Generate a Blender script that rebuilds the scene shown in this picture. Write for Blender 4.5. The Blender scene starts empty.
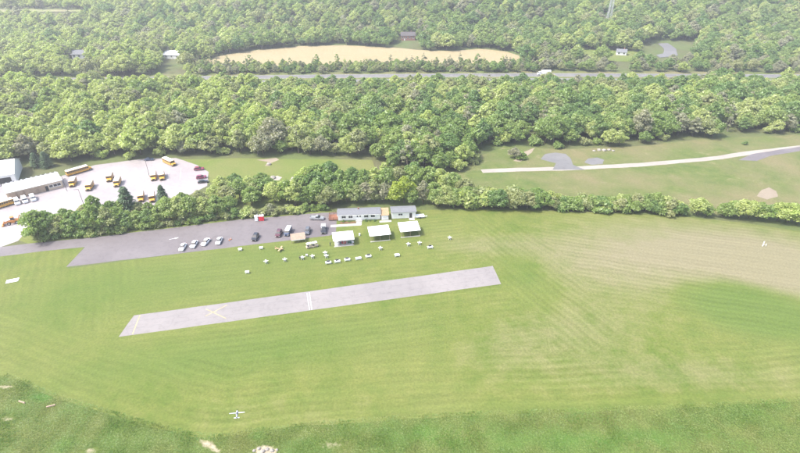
import bpy, bmesh, math, random
import numpy as np
from mathutils import Vector, Matrix
from mathutils.geometry import delaunay_2d_cdt
from mathutils import noise as mnoise

R = math.radians
sc = bpy.context.scene
COL = sc.collection
random.seed(7)
RNG = np.random.default_rng(11)

# ------------------------------------------------------------------ camera
CAM_H, F_PX, PITCH = 95.0, 494.0, R(30)
cd = bpy.data.cameras.new('camera')
cd.sensor_width = 36.0
cd.lens = 36.0 * F_PX / 800.0
cd.clip_start = 1.0
cd.clip_end = 8000.0
cam = bpy.data.objects.new('camera', cd)
COL.objects.link(cam)
cam.location = (0, 0, CAM_H)
cam.rotation_euler = (R(90) - PITCH, 0, 0)
sc.camera = cam

# ------------------------------------------------------------------ sky, sun, exposure
SUN_EL, SUN_AZ = R(56), R(-108)          # azimuth clockwise from +Y: behind the scene, to the left
world = bpy.data.worlds.new('World')
sc.world = world
world.use_nodes = True
wn, wl = world.node_tree.nodes, world.node_tree.links
wn.clear()
sky = wn.new('ShaderNodeTexSky')
sky.sky_type = 'NISHITA'
sky.sun_disc = False
sky.sun_elevation = SUN_EL
sky.sun_rotation = SUN_AZ % (2 * math.pi)
sky.air_density = 1.0
sky.dust_density = 4.0
sky.ozone_density = 0.6
bg = wn.new('ShaderNodeBackground')
bg.inputs['Strength'].default_value = 0.15
wo = wn.new('ShaderNodeOutputWorld')
wl.new(sky.outputs[0], bg.inputs['Color'])
wl.new(bg.outputs[0], wo.inputs['Surface'])
sd = bpy.data.lights.new('sun', 'SUN')
sd.energy = 2.0
sd.angle = R(6.0)
sd.color = (1.0, 0.985, 0.95)
sun = bpy.data.objects.new('sun', sd)
COL.objects.link(sun)
sdir = Vector((math.sin(SUN_AZ) * math.cos(SUN_EL), math.cos(SUN_AZ) * math.cos(SUN_EL), math.sin(SUN_EL)))
sun.rotation_euler = sdir.to_track_quat('Z', 'Y').to_euler()
sun.location = (-200, 200, 300)
vs = sc.view_settings
vs.view_transform = 'Standard'
vs.look = 'None'
vs.exposure = 1.63
vs.gamma = 1.0
sc.cycles.use_denoising = True
sc.cycles.max_bounces = 6
sc.cycles.diffuse_bounces = 3
sc.cycles.transmission_bounces = 3
sc.cycles.volume_bounces = 0

# ------------------------------------------------------------------ pixel direction -> place on the ground or terrain
def ss(a, b, v):
    t = np.clip((v - a) / (b - a), 0, 1)
    return t * t * (3 - 2 * t)

def terrain(x, y):
    w = ss(-200.0, 260.0, x)
    right = 66 * ss(490.0, 860.0, y)
    left = 20 * ss(560.0, 690.0, y) - 16 * ss(720.0, 900.0, y) + 26 * ss(960.0, 1150.0, y) + 70 * ss(1250.0, 1800.0, y)
    roll = (3 * np.sin(x * .011 + 1.3) + 2.2 * np.sin(x * .023 + y * .007)) * ss(560.0, 760.0, y)
    return right * w + left * (1 - w) + 45 * ss(1500.0, 2600.0, y) + roll

def ray(px, py):
    a, b = (px - 400) / F_PX, (226.5 - py) / F_PX
    return (a, math.cos(PITCH) + b * math.sin(PITCH), -math.sin(PITCH) + b * math.cos(PITCH))

def P(px, py, z=0.0):
    d = ray(px, py)
    t = (z - CAM_H) / d[2]
    return Vector((d[0] * t, d[1] * t, z))

def T(px, py):
    d = ray(px, py)
    t = 350.0
    while t < 3500:
        x, y, z = d[0] * t, d[1] * t, CAM_H + d[2] * t
        h = float(terrain(x, y))
        if z <= h:
            return Vector((x, y, h))
        t += 1.0
    return Vector((d[0] * t, d[1] * t, 0))

def heading(px, py, vx, vy):
    a, b = P(px, py), P(px + vx, py + vy)
    return math.atan2(b.y - a.y, b.x - a.x)

# ------------------------------------------------------------------ materials
MATS = {}
def new_mat(name):
    m = bpy.data.materials.new(name)
    m.use_nodes = True
    m.node_tree.nodes.clear()
    MATS[name] = m
    return m, m.node_tree.nodes, m.node_tree.links

def mixrgb(n, l, fac, a, b, blend='MIX'):
    x = n.new('ShaderNodeMix')
    x.data_type = 'RGBA'
    x.blend_type = blend
    for s, v in ((0, fac), (6, a), (7, b)):
        if hasattr(v, 'default_value') or hasattr(v, 'is_linked'):
            l.new(v, x.inputs[s])
        elif s == 0:
            x.inputs[0].default_value = v
        else:
            x.inputs[s].default_value = (*v, 1)
    return x.outputs[2]

def mrange(n, l, val, a, b, c=0.0, d=1.0):
    x = n.new('ShaderNodeMapRange')
    l.new(val, x.inputs[0])
    for i, v in enumerate((a, b, c, d)):
        x.inputs[i + 1].default_value = v
    return x.outputs[0]

def noise(n, l, vec, scale, detail=4.0, rough=.55, dist=0.0):
    x = n.new('ShaderNodeTexNoise')
    x.inputs['Scale'].default_value = scale
    x.inputs['Detail'].default_value = detail
    x.inputs['Roughness'].default_value = rough
    x.inputs['Distortion'].default_value = dist
    if vec is not None:
        l.new(vec, x.inputs['Vector'])
    return x.outputs['Fac']

def math_n(n, l, op, a, b=None):
    x = n.new('ShaderNodeMath')
    x.operation = op
    for i, v in enumerate((a, b)):
        if v is None:
            continue
        if isinstance(v, (int, float)):
            x.inputs[i].default_value = v
        else:
            l.new(v, x.inputs[i])
    return x.outputs[0]

def pos(n):
    return n.new('ShaderNodeNewGeometry').outputs['Position']

def attr(n, name):
    x = n.new('ShaderNodeAttribute')
    x.attribute_name = name
    return x.outputs['Fac']

def finish(n, l, color, rough=.8, spec=.3, metal=0.0, bump=None, bstr=.3, bdist=.05, coat=0.0):
    b = n.new('ShaderNodeBsdfPrincipled')
    if hasattr(color, 'is_linked'):
        l.new(color, b.inputs['Base Color'])
    else:
        b.inputs['Base Color'].default_value = (*color, 1)
    if hasattr(rough, 'is_linked'):
        l.new(rough, b.inputs['Roughness'])
    else:
        b.inputs['Roughness'].default_value = rough
    b.inputs['Specular IOR Level'].default_value = spec
    b.inputs['Metallic'].default_value = metal
    b.inputs['Coat Weight'].default_value = coat
    if bump is not None:
        bp = n.new('ShaderNodeBump')
        bp.inputs['Strength'].default_value = bstr
        bp.inputs['Distance'].default_value = bdist
        l.new(bump, bp.inputs['Height'])
        l.new(bp.outputs[0], b.inputs['Normal'])
    o = n.new('ShaderNodeOutputMaterial')
    l.new(b.outputs[0], o.inputs['Surface'])

def plain(name, col, rough=.6, spec=.4, metal=0.0, var=.18, scale=1.5, coat=0.0):
    """Painted or weathered surface: base colour with uneven wear."""
    m, n, l = new_mat(name)
    tc = n.new('ShaderNodeTexCoord').outputs['Object']
    f = noise(n, l, tc, scale, 5, .6)
    dark = tuple(c * (1 - var) for c in col)
    lite = tuple(min(1, c * (1 + var * .6)) for c in col)
    c = mixrgb(n, l, mrange(n, l, f, .3, .7), dark, lite)
    finish(n, l, c, rough, spec, metal, coat=coat)
    return m

def glass_dark(name='window_glass'):
    m, n, l = new_mat(name)
    finish(n, l, (.025, .03, .035), .08, .6)
    return m

def leaf_mat(name, ca, cb, cc, trans=.5, drift=.016):
    """Leaves: two tints per tree, a third drifting over the wood, and leaf to leaf differences."""
    m, n, l = new_mat(name)
    oi = n.new('ShaderNodeObjectInfo')
    f = noise(n, l, oi.outputs['Location'], drift, 2, .5)
    c = mixrgb(n, l, oi.outputs['Random'], ca, cb)
    c = mixrgb(n, l, mrange(n, l, f, .42, .66, 0, .75), c, cc)
    v = attr(n, 'lv')
    c = mixrgb(n, l, 1.0, c, mixrgb(n, l, v, (.72, .74, .68), (1.28, 1.25, 1.2)), 'MULTIPLY')
    d = n.new('ShaderNodeBsdfDiffuse'); l.new(c, d.inputs['Color'])
    t = n.new('ShaderNodeBsdfTranslucent')
    l.new(mixrgb(n, l, 1.0, c, (1.05, 1.15, .6), 'MULTIPLY'), t.inputs['Color'])
    g = n.new('ShaderNodeBsdfGlossy'); g.inputs['Roughness'].default_value = .45
    g.inputs['Color'].default_value = (.8, .85, .8, 1)
    mx = n.new('ShaderNodeMixShader'); mx.inputs[0].default_value = trans
    l.new(d.outputs[0], mx.inputs[1]); l.new(t.outputs[0], mx.inputs[2])
    m2 = n.new('ShaderNodeMixShader'); m2.inputs[0].default_value = .035
    l.new(mx.outputs[0], m2.inputs[1]); l.new(g.outputs[0], m2.inputs[2])
    o = n.new('ShaderNodeOutputMaterial'); l.new(m2.outputs[0], o.inputs['Surface'])
    return m

leaf_mat('leaf_green', (.195, .290, .085), (.250, .340, .098), (.285, .350, .120))
leaf_mat('leaf_fresh', (.370, .450, .140), (.415, .460, .170), (.395, .435, .200))  # young leaf, lightened further to carry the glare over the left wood
leaf_mat('leaf_olive', (.285, .330, .140), (.330, .345, .170), (.350, .365, .195))
leaf_mat('leaf_deep', (.140, .235, .075), (.175, .270, .085), (.210, .295, .100))
leaf_mat('leaf_grey', (.285, .295, .200), (.325, .312, .225), (.320, .330, .235))
leaf_mat('leaf_needle', (.085, .135, .075), (.100, .150, .085), (.105, .155, .085), .2)
leaf_mat('leaf_lime', (.330, .410, .055), (.350, .420, .065), (.330, .390, .065))
plain('bark', (.10, .08, .06), .9, .1, var=.35, scale=3)
plain('bark_pale', (.20, .17, .14), .9, .1, var=.3, scale=3)

# grass of the mown field: mowing passes, dry and lush grass
m, n, l = new_mat('mown_grass')
p = pos(n)
mow, dry, lush = attr(n, 'mow'), attr(n, 'dry'), attr(n, 'lush')
big = noise(n, l, p, .018, 4, .6)
mid = noise(n, l, p, .15, 6, .68)
fine = noise(n, l, p, 1.6, 4, .7)
warp = math_n(n, l, 'ADD', mow, mrange(n, l, noise(n, l, p, .06, 3), 0, 1, -1.6, 1.6))
wv = math_n(n, l, 'SINE', math_n(n, l, 'MULTIPLY', warp, 2 * math.pi / 2.3))
wv2 = math_n(n, l, 'SINE', math_n(n, l, 'MULTIPLY', warp, 2 * math.pi / 7.1))
stripe = math_n(n, l, 'ADD', math_n(n, l, 'MULTIPLY', wv, .06), math_n(n, l, 'MULTIPLY', wv2, .035))
stripe = math_n(n, l, 'MULTIPLY', stripe, mrange(n, l, noise(n, l, p, .035, 4, .6), .36, .66, .15, 1.35))
base = mixrgb(n, l, mrange(n, l, mid, .32, .68), (.079, .117, .022), (.133, .150, .038))
base = mixrgb(n, l, mrange(n, l, big, .38, .68, 0, .55), base, (.152, .160, .054))
dfac = math_n(n, l, 'ADD', dry, mrange(n, l, mid, 0, 1, -.42, .42))
dfac = math_n(n, l, 'ADD', dfac, math_n(n, l, 'MULTIPLY', stripe, .6))
base = mixrgb(n, l, mrange(n, l, dfac, .15, 1.0), base, (.182, .166, .098))
lfac = math_n(n, l, 'ADD', lush, mrange(n, l, mid, 0, 1, -.3, .3))
base = mixrgb(n, l, mrange(n, l, lfac, .1, 1.1, 0, .85), base, (.068, .118, .024))
val = math_n(n, l, 'ADD', mrange(n, l, fine, .25, .75, .74, 1.26), stripe)
cmb = n.new('ShaderNodeCombineColor')
for i in range(3):
    l.new(val, cmb.inputs[i])
base = mixrgb(n, l, 1.0, base, cmb.outputs[0], 'MULTIPLY')
finish(n, l, base, .9, .12, bump=fine, bstr=.5, bdist=.12)

def grass_mat(name, a, b, c, soil, soil_at=(.68, .76), scale=1.0, use_attr=False):
    m, n, l = new_mat(name)
    p = pos(n)
    f1 = noise(n, l, p, .03 * scale, 5, .62)
    f2 = noise(n, l, p, .16 * scale, 5, .65, .4)
    f3 = noise(n, l, p, 1.1 * scale, 4, .7)
    col = mixrgb(n, l, mrange(n, l, f2, .3, .7), a, b)
    col = mixrgb(n, l, mrange(n, l, f1, .40, .65), col, c)
    col = mixrgb(n, l, mrange(n, l, f2, soil_at[0], soil_at[1], 0, .8), col, soil)
    if use_attr:
        s = math_n(n, l, 'ADD', attr(n, 'soil'), mrange(n, l, f3, 0, 1, -.35, .35))
        col = mixrgb(n, l, mrange(n, l, s, .4, .75), col, (.33, .28, .20))
        g = math_n(n, l, 'ADD', attr(n, 'lush'), mrange(n, l, f2, 0, 1, -.3, .3))
        col = mixrgb(n, l, mrange(n, l, g, .3, .7), col, (.065, .140, .024))
    c3 = mixrgb(n, l, f3, (.62, .62, .62), (1.38, 1.38, 1.38))
    col = mixrgb(n, l, 1.0, col, c3, 'MULTIPLY')
    finish(n, l, col, .92, .1, bump=f3, bstr=.6, bdist=.25)
    return m
grass_mat('rough_grass_ground', (.054, .094, .018), (.082, .116, .024), (.105, .120, .034), (.15, .13, .07), use_attr=True)
grass_mat('meadow_grass', (.072, .108, .028), (.128, .148, .048), (.160, .145, .072), (.21, .18, .115), (.60, .78))
grass_mat('ground_grass', (.085, .115, .038), (.105, .130, .045), (.10, .10, .05), (.12, .10, .06))
grass_mat('verge_grass', (.098, .145, .030), (.128, .158, .038), (.145, .155, .052), (.22, .2, .1))
grass_mat('pale_field', (.17, .20, .08), (.20, .21, .09), (.21, .20, .11), (.2, .18, .12))
grass_mat('stubble', (.265, .220, .122), (.305, .250, .140), (.29, .240, .140), (.24, .195, .105), scale=.6)

def paved(name, col, warm, crack=True, rough=.75, sc_=1.0):
    m, n, l = new_mat(name)
    p = pos(n)
    f1 = noise(n, l, p, .045 * sc_, 5, .6)
    f2 = noise(n, l, p, .5 * sc_, 5, .65)
    f3 = noise(n, l, p, 6, 3, .7)
    c = mixrgb(n, l, mrange(n, l, f1, .35, .68), col, warm)
    c = mixrgb(n, l, mrange(n, l, f2, .5, .75, 0, .55), c, tuple(v * .72 for v in col))
    if crack:
        v = n.new('ShaderNodeTexVoronoi'); v.feature = 'DISTANCE_TO_EDGE'
        v.inputs['Scale'].default_value = .13
        dn = n.new('ShaderNodeVectorMath'); dn.operation = 'ADD'
        nz = n.new('ShaderNodeTexNoise'); nz.inputs['Scale'].default_value = .3
        l.new(p, nz.inputs['Vector'])
        sm = n.new('ShaderNodeVectorMath'); sm.operation = 'SCALE'; sm.inputs['Scale'].default_value = 4
        l.new(nz.outputs['Color'], sm.inputs[0]); l.new(p, dn.inputs[0]); l.new(sm.outputs[0], dn.inputs[1])
        l.new(dn.outputs[0], v.inputs['Vector'])
        c = mixrgb(n, l, mrange(n, l, v.outputs['Distance'], 0, .02, .2, 0), c, tuple(x * .5 for x in col))
    c = mixrgb(n, l, 1.0, c, mixrgb(n, l, f3, (.85, .85, .85), (1.15, 1.15, 1.15)), 'MULTIPLY')
    finish(n, l, c, rough, .4, bump=f3, bstr=.2, bdist=.02)
    return m
paved('asphalt_worn', (.125, .110, .113), (.165, .148, .150), rough=.62)
paved('runway_surface', (.195, .180, .176), (.240, .220, .212), rough=.7)
paved('lot_paving', (.275, .245, .245), (.34, .305, .305), rough=.5)
paved('highway_asphalt', (.13, .125, .125), (.16, .155, .15), crack=False)
paved('gravel_road', (.27, .245, .21), (.33, .30, .26), crack=False)
paved('gravel_grey', (.128, .126, .128), (.17, .167, .165), crack=False)
paved('concrete', (.38, .365, .345), (.44, .425, .40), crack=False)
paved('bare_soil', (.22, .18, .13), (.28, .235, .175), crack=False)
plain('paint_white', (.78, .78, .76), .5)
plain('line_white', (.50, .50, .49), .7, var=.3, scale=1)
plain('line_yellow', (.40, .33, .17), .7, var=.3, scale=1)
plain('roof_white', (.80, .80, .79), .45, var=.06, scale=.6)
plain('roof_grey', (.165, .17, .18), .85, .2, var=.2, scale=2.5)
plain('roof_dark', (.10, .09, .09), .85, .2, var=.25)
plain('siding_white', (.74, .74, .72), .6, var=.08)
plain('wall_beige', (.55, .45, .33), .75, var=.15)
plain('brick_red', (.28, .13, .10), .85, var=.25)
plain('wood_tan', (.43, .30, .18), .8, .2, var=.25)
plain('wood_pale', (.40, .30, .22), .8, .2, var=.2)
plain('wood_red', (.24, .115, .075), .8, .2, var=.25)
plain('mulch', (.16, .095, .055), .95, .1, var=.4, scale=4)
plain('bus_yellow', (.62, .33, .035), .35, .5, var=.06, coat=.3)
plain('bus_white', (.78, .77, .72), .4, var=.06)
plain('rubber', (.022, .022, .023), .8, .3)
plain('black_trim', (.03, .03, .032), .5)
plain('steel', (.42, .43, .44), .45, .5, .6)
plain('galvanised', (.5, .51, .52), .5, .5, .4)
plain('lamp_clear', (.75, .75, .72), .15, .6, var=.03)
plain('lamp_red', (.35, .02, .02), .2, .6, var=.05)
plain('car_white', (.76, .77, .78), .25, .5, var=.04, coat=.6)
plain('car_black', (.018, .018, .020), .2, .5, var=.1, coat=.8)
plain('car_maroon', (.085, .022, .030), .22, .5, var=.06, coat=.8)
plain('car_magenta', (.23, .030, .075), .22, .5, var=.06, coat=.8)
plain('car_blue', (.030, .048, .095), .22, .5, var=.06, coat=.8)
plain('car_grey', (.11, .115, .125), .25, .5, .2, var=.06, coat=.7)
plain('car_silver', (.40, .41, .42), .28, .5, .4, var=.05, coat=.6)
plain('toilet_red', (.62, .03, .05), .4, var=.06)
plain('plastic_white', (.78, .79, .78), .4, var=.05)
plain('plastic_orange', (.75, .20, .03), .45, var=.08)
plain('machine_orange', (.50, .20, .045), .5, var=.2)
plain('chair_red', (.42, .06, .06), .7)
plain('chair_green', (.03, .12, .07), .7)
plain('chair_grey', (.10, .10, .12), .7)
plain('box_black', (.03, .03, .035), .5)
plain('cloth_dark', (.035, .06, .06), .9)
plain('skin', (.45, .28, .20), .6, var=.05)
plain('hair', (.05, .035, .025), .8)
plain('stone', (.27, .25, .22), .9, .2, var=.25)
plain('plane_silver', (.34, .35, .38), .35, .5, var=.06)
glass_dark()

# ------------------------------------------------------------------ object helpers
def link(o, parent=None):
    COL.objects.link(o)
    if parent is not None:
        o.parent = parent
    return o

def tag(o, label=None, cat=None, group=None, kind=None):
    if label: o['label'] = label
    if cat: o['category'] = cat
    if group: o['group'] = group
    if kind: o['kind'] = kind
    return o

def empty(name, loc=(0, 0, 0), rz=0.0, label=None, cat=None, group=None):
    o = bpy.data.objects.new(name, None)
    o.empty_display_size = .3
    COL.objects.link(o)
    o.location = loc
    o.rotation_euler = (0, 0, rz)
    return tag(o, label, cat, group)

class MB:
    """Collects shapes for one mesh."""
    def __init__(s):
        s.v, s.f, s.m = [], [], []
    def add(s, vs, fs, mi=0):
        o = len(s.v)
        s.v += [tuple(v) for v in vs]
        s.f += [tuple(i + o for i in f) for f in fs]
        s.m += [mi] * len(fs)
        return s
    def box(s, x0, x1, y0, y1, z0, z1, mi=0):
        v = [(x0, y0, z0), (x1, y0, z0), (x1, y1, z0), (x0, y1, z0), (x0, y0, z1), (x1, y0, z1), (x1, y1, z1), (x0, y1, z1)]
        return s.add(v, [(0, 3, 2, 1), (4, 5, 6, 7), (0, 1, 5, 4), (1, 2, 6, 5), (2, 3, 7, 6), (3, 0, 4, 7)], mi)
    def tube(s, a, b, ra, rb=None, seg=6, mi=0):
        rb = ra if rb is None else rb
        a, b = Vector(a), Vector(b)
        d = (b - a).normalized()
        u = d.orthogonal().normalized(); w = d.cross(u)
        v = []
        for c, r in ((a, ra), (b, rb)):
            for k in range(seg):
                t = 2 * math.pi * k / seg
                v.append(c + u * (r * math.cos(t)) + w * (r * math.sin(t)))
        f = [(k, (k + 1) % seg, seg + (k + 1) % seg, seg + k) for k in range(seg)]
        f += [tuple(range(seg))[::-1], tuple(range(seg, 2 * seg))]
        return s.add(v, f, mi)
    def stack(s, rings, mi=0, r=.18):
        """Loft of rounded rectangles: (z, x0, x1, half width)."""
        v, f = [], []
        m = 12
        for (z, x0, x1, hw) in rings:
            q = min(r, hw * .6, (x1 - x0) * .3)
            for cx, cy, a0 in ((x1 - q, hw - q, 0), (x0 + q, hw - q, 90), (x0 + q, -hw + q, 180), (x1 - q, -hw + q, 270)):
                for k in (0, 45, 90):
                    t = R(a0 + k)
                    v.append((cx + q * math.cos(t), cy + q * math.sin(t), z))
        for i in range(len(rings) - 1):
            for k in range(m):
                a, b = i * m + k, i * m + (k + 1) % m
                f.append((a, b, b + m, a + m))
        f.append(tuple(range(m))[::-1])
        f.append(tuple(range((len(rings) - 1) * m, len(rings) * m)))
        return s.add(v, f, mi)
    def prism(s, pts, y0, y1, mi=0):
        """Outline in x, z pushed from y0 to y1."""
        k = len(pts)
        v = [(x, y0, z) for x, z in pts] + [(x, y1, z) for x, z in pts]
        f = [(i, (i + 1) % k, k + (i + 1) % k, k + i) for i in range(k)]
        f += [tuple(range(k))[::-1], tuple(range(k, 2 * k))]
        return s.add(v, f, mi)
    def mesh(s, name, mats, smooth=False):
        me = bpy.data.meshes.new(name)
        me.from_pydata(s.v, [], s.f)
        for mt in ([mats] if isinstance(mats, str) else mats):
            me.materials.append(MATS[mt])
        me.polygons.foreach_set('material_index', s.m)
        if smooth:
            me.polygons.foreach_set('use_smooth', [True] * len(s.f))
        bm = bmesh.new(); bm.from_mesh(me)
        bmesh.ops.recalc_face_normals(bm, faces=bm.faces)
        bm.to_mesh(me); bm.free()
        me.update()
        return me
    def build(s, name, mats, parent=None, loc=None, rz=None, smooth=False):
        o = bpy.data.objects.new(name, s.mesh(name, mats, smooth))
        link(o, parent)
        if loc is not None: o.location = loc
        if rz is not None: o.rotation_euler = (0, 0, rz)
        return o

def copy_tree(o, parent=None):
    c = o.copy()
    COL.objects.link(c)
    c.parent = parent
    for ch in o.children:
        copy_tree(ch, c)
    return c

ORD = ['first', 'second', 'third', 'fourth', 'fifth', 'sixth', 'seventh', 'eighth', 'ninth', 'tenth', 'eleventh', 'twelfth',
       'thirteenth', 'fourteenth', 'fifteenth', 'sixteenth', 'seventeenth', 'eighteenth', 'nineteenth', 'twentieth']
TENS = ['', '', 'twenty', 'thirty', 'forty', 'fifty', 'sixty', 'seventy', 'eighty', 'ninety']
def nth(i):
    if i < 20:
        return ORD[i]
    t, u = divmod(i + 1, 10)
    return TENS[t][:-1] + 'ieth' if u == 0 else TENS[t] + '-' + ORD[u - 1]

def wobble(poly, amp, seg, closed=True, seed=0.0):
    out = []
    k = len(poly)
    for i in range(k if closed else k - 1):
        a, b = Vector(poly[i][:2]), Vector(poly[(i + 1) % k][:2])
        m_ = max(1, int((b - a).length / seg))
        for j in range(m_):
            q = a.lerp(b, j / m_)
            nv = mnoise.noise_vector(Vector((q.x * .11 + seed, q.y * .11, seed)))
            n2 = mnoise.noise_vector(Vector((q.x * .45 + seed, q.y * .45, seed + 5)))
            out.append(Vector((q.x + (nv.x + .4 * n2.x) * amp, q.y + (nv.y + .4 * n2.y) * amp)))
    if not closed:
        out.append(Vector(poly[-1][:2]))
    return out

def inside(pts, poly):
    """Boolean array: which of the (k,2) points lie in the polygon."""
    x, y = pts[:, 0], pts[:, 1]
    res = np.zeros(len(pts), bool)
    k = len(poly)
    for i in range(k):
        ax, ay = poly[i][0], poly[i][1]
        bx, by = poly[(i + 1) % k][0], poly[(i + 1) % k][1]
        c = (ay > y) != (by > y)
        with np.errstate(divide='ignore', invalid='ignore'):
            xi = ax + (y - ay) * (bx - ax) / (by - ay if by != ay else 1e-9)
        res ^= c & (x < xi)
    return res

def seg_dist(pts, poly, closed=False):
    d = np.full(len(pts), 1e9)
    k = len(poly)
    for i in range(k if closed else k - 1):
        a = np.array(poly[i][:2], float); b = np.array(poly[(i + 1) % k][:2], float)
        ab = b - a
        t = np.clip(((pts - a) @ ab) / max(ab @ ab, 1e-9), 0, 1)
        d = np.minimum(d, np.linalg.norm(pts - (a + t[:, None] * ab), axis=1))
    return d

def sheet(name, poly, z, mat, step=0.0, attrs=None, parent=None, kind='structure', zf=None):
    """A ground sheet with an exact outline and, if wanted, inner points that carry attributes."""
    pv = [Vector((q[0], q[1])) for q in poly]
    k = len(pv)
    pts = list(pv)
    if step:
        xs = [q.x for q in pv]; ys = [q.y for q in pv]
        gx, gy = np.meshgrid(np.arange(min(xs), max(xs), step), np.arange(min(ys), max(ys), step))
        g = np.stack([gx.ravel(), gy.ravel()], 1)
        g = g[inside(g, pv)]
        g = g[seg_dist(g, pv, True) > step * .45]
        pts += [Vector(q) for q in g]
    v, e, f, *_ = delaunay_2d_cdt(pts, [(i, (i + 1) % k) for i in range(k)], [], 1, 1e-4)
    me = bpy.data.meshes.new(name)
    me.from_pydata([(q.x, q.y, z + (float(zf(q.x, q.y)) if zf else 0.0)) for q in v], [], [tuple(t) for t in f])
    bm = bmesh.new(); bm.from_mesh(me)
    for fc in bm.faces:
        if fc.normal.z < 0:
            fc.normal_flip()
    bm.to_mesh(me); bm.free()
    me.materials.append(MATS[mat])
    if attrs:
        co = np.empty(len(me.vertices) * 3); me.vertices.foreach_get('co', co)
        co = co.reshape(-1, 3)[:, :2]
        for an, av in attrs(co).items():
            me.attributes.new(an, 'FLOAT', 'POINT').data.foreach_set('value', av.astype(np.float32))
    o = bpy.data.objects.new(name, me)
    link(o, parent)
    if parent is None and kind:
        o['kind'] = kind
    return o

def ribbon(pts, w):
    """Outline of a band of width w along a polyline."""
    L, Rr = [], []
    for i, q in enumerate(pts):
        q = Vector(q[:2])
        a = Vector(pts[max(i - 1, 0)][:2]); b = Vector(pts[min(i + 1, len(pts) - 1)][:2])
        d = (b - a).normalized(); nn = Vector((-d.y, d.x)) * (w / 2)
        L.append(q + nn); Rr.append(q - nn)
    return Rr + L[::-1]

def PX(lst):
    return [P(*q) for q in lst]

# ================================================================== THE SETTING
# ---- ground out to the horizon
xs = np.concatenate([np.arange(-2500, -600, 50.), np.arange(-600, 600, 20.), np.arange(600, 2501, 50.)])
ys = np.concatenate([np.arange(-360, 400, 40.), np.arange(400, 1100, 15.), np.arange(1100, 2801, 50.)])
gx, gy = np.meshgrid(xs, ys)
gz = terrain(gx, gy)
gz = np.where(gy < 485, 0, gz)
nx, ny = len(xs), len(ys)
me = bpy.data.meshes.new('ground')
idx = np.arange(nx * ny).reshape(ny, nx)
fs = np.stack([idx[:-1, :-1], idx[:-1, 1:], idx[1:, 1:], idx[1:, :-1]], -1).reshape(-1, 4)
me.from_pydata(np.stack([gx, gy, gz], -1).reshape(-1, 3).tolist(), [], fs.tolist())
me.polygons.foreach_set('use_smooth', [True] * len(fs))
me.materials.append(MATS['ground_grass'])
ground = link(bpy.data.objects.new('ground', me)); ground['kind'] = 'structure'

# ---- mown airfield
EDGE_S = PX([(-90, 345), (-40, 360), (0, 375), (25, 384), (50, 396), (75, 404), (120, 417), (150, 426), (190, 436), (215, 437.5),
             (260, 432), (300, 427), (400, 419), (480, 415), (600, 411), (700, 407), (800, 401), (880, 395)])
EDGE_N = PX([(900, 245), (800, 231), (740, 222.5), (690, 217), (640, 214), (560, 211), (470, 209), (425, 210), (338, 210.5),
             (334, 233), (66, 269), (84, 247.5), (40, 251), (0, 256), (-60, 262)])
field_poly = wobble(EDGE_S, .5, 2.5, False, 3.1) + wobble(EDGE_N, .35, 3, False, 8.2)
RW = PX([(118.5, 337), (134, 315.5), (493, 266), (501, 284)])
rw_a = (RW[0] + RW[1]) / 2; rw_b = (RW[2] + RW[3]) / 2
def blob(co, px, py, rx, ry, rot=0.0):
    c = P(px, py)
    dx, dy = co[:, 0] - c.x, co[:, 1] - c.y
    ca, sa = math.cos(R(rot)), math.sin(R(rot))
    u, v = (dx * ca + dy * sa) / rx, (-dx * sa + dy * ca) / ry
    return np.exp(-(u * u + v * v))
def blob_flat(co, px, py, rx, ry, rot=0.0):
    """Patch of even strength with a short soft edge."""
    c = P(px, py)
    dx, dy = co[:, 0] - c.x, co[:, 1] - c.y
    ca, sa = math.cos(R(rot)), math.sin(R(rot))
    u, v = (dx * ca + dy * sa) / rx, (-dx * sa + dy * ca) / ry
    return 1 - ss(.55, 1.35, np.sqrt(u * u + v * v))
def field_attrs(co):
    ds = seg_dist(co, EDGE_S)
    dr = seg_dist(co, [rw_a, rw_b])
    ax = (rw_b - rw_a).normalized()
    along = (co[:, 0] - rw_a.x) * ax.x + (co[:, 1] - rw_a.y) * ax.y
    across = -(co[:, 0] - rw_a.x) * ax.y + (co[:, 1] - rw_a.y) * ax.x
    off = np.array([5 * mnoise.noise(Vector((v[0] * .05, v[1] * .05, 2))) for v in co])
    length = (rw_b - rw_a).length
    mow = np.where(ds < 20 + off, ds, np.where((along < -2 + off) | ((along > length + 2 + off) & (along < length + 24 + 2 * off)), along * .9 + across * .25,
          np.where(along > length, co[:, 1] * .95 + co[:, 0] * .28, across + along * .03)))
    dry = (.95 * blob(co, 740, 248, 42, 19, -8) + .75 * blob(co, 620, 262, 36, 20) + .8 * blob(co, 800, 278, 22, 16)
           + .38 * blob(co, 570, 330, 24, 14) + .32 * blob(co, 700, 375, 34, 7) + .22 * blob(co, 490, 350, 14, 12)
           + .22 * blob(co, 330, 410, 60, 5) + .35 * blob(co, 480, 245, 26, 7) + .3 * blob(co, 125, 290, 6, 8)
           + .3 * blob(co, 40, 390, 14, 5))
    lush = (0.8 * blob_flat(co, 752, 310, 20, 14, -14) + .7 * blob(co, 250, 350, 50, 9, 12) + .6 * blob(co, 170, 280, 34, 12)
            + .5 * blob(co, 280, 255, 30, 8) + .4 * blob(co, 60, 310, 20, 16) + .5 * blob(co, 525, 275, 8, 14)
            + .4 * blob(co, 640, 410, 60, 3) + .5 * blob(co, 4, 263, 8, 5))
    return {'mow': mow, 'dry': np.maximum(dry - lush * .8, 0), 'lush': lush}
field = sheet('mown_field', field_poly, .010, 'mown_grass', 1.7, field_attrs)

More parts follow.
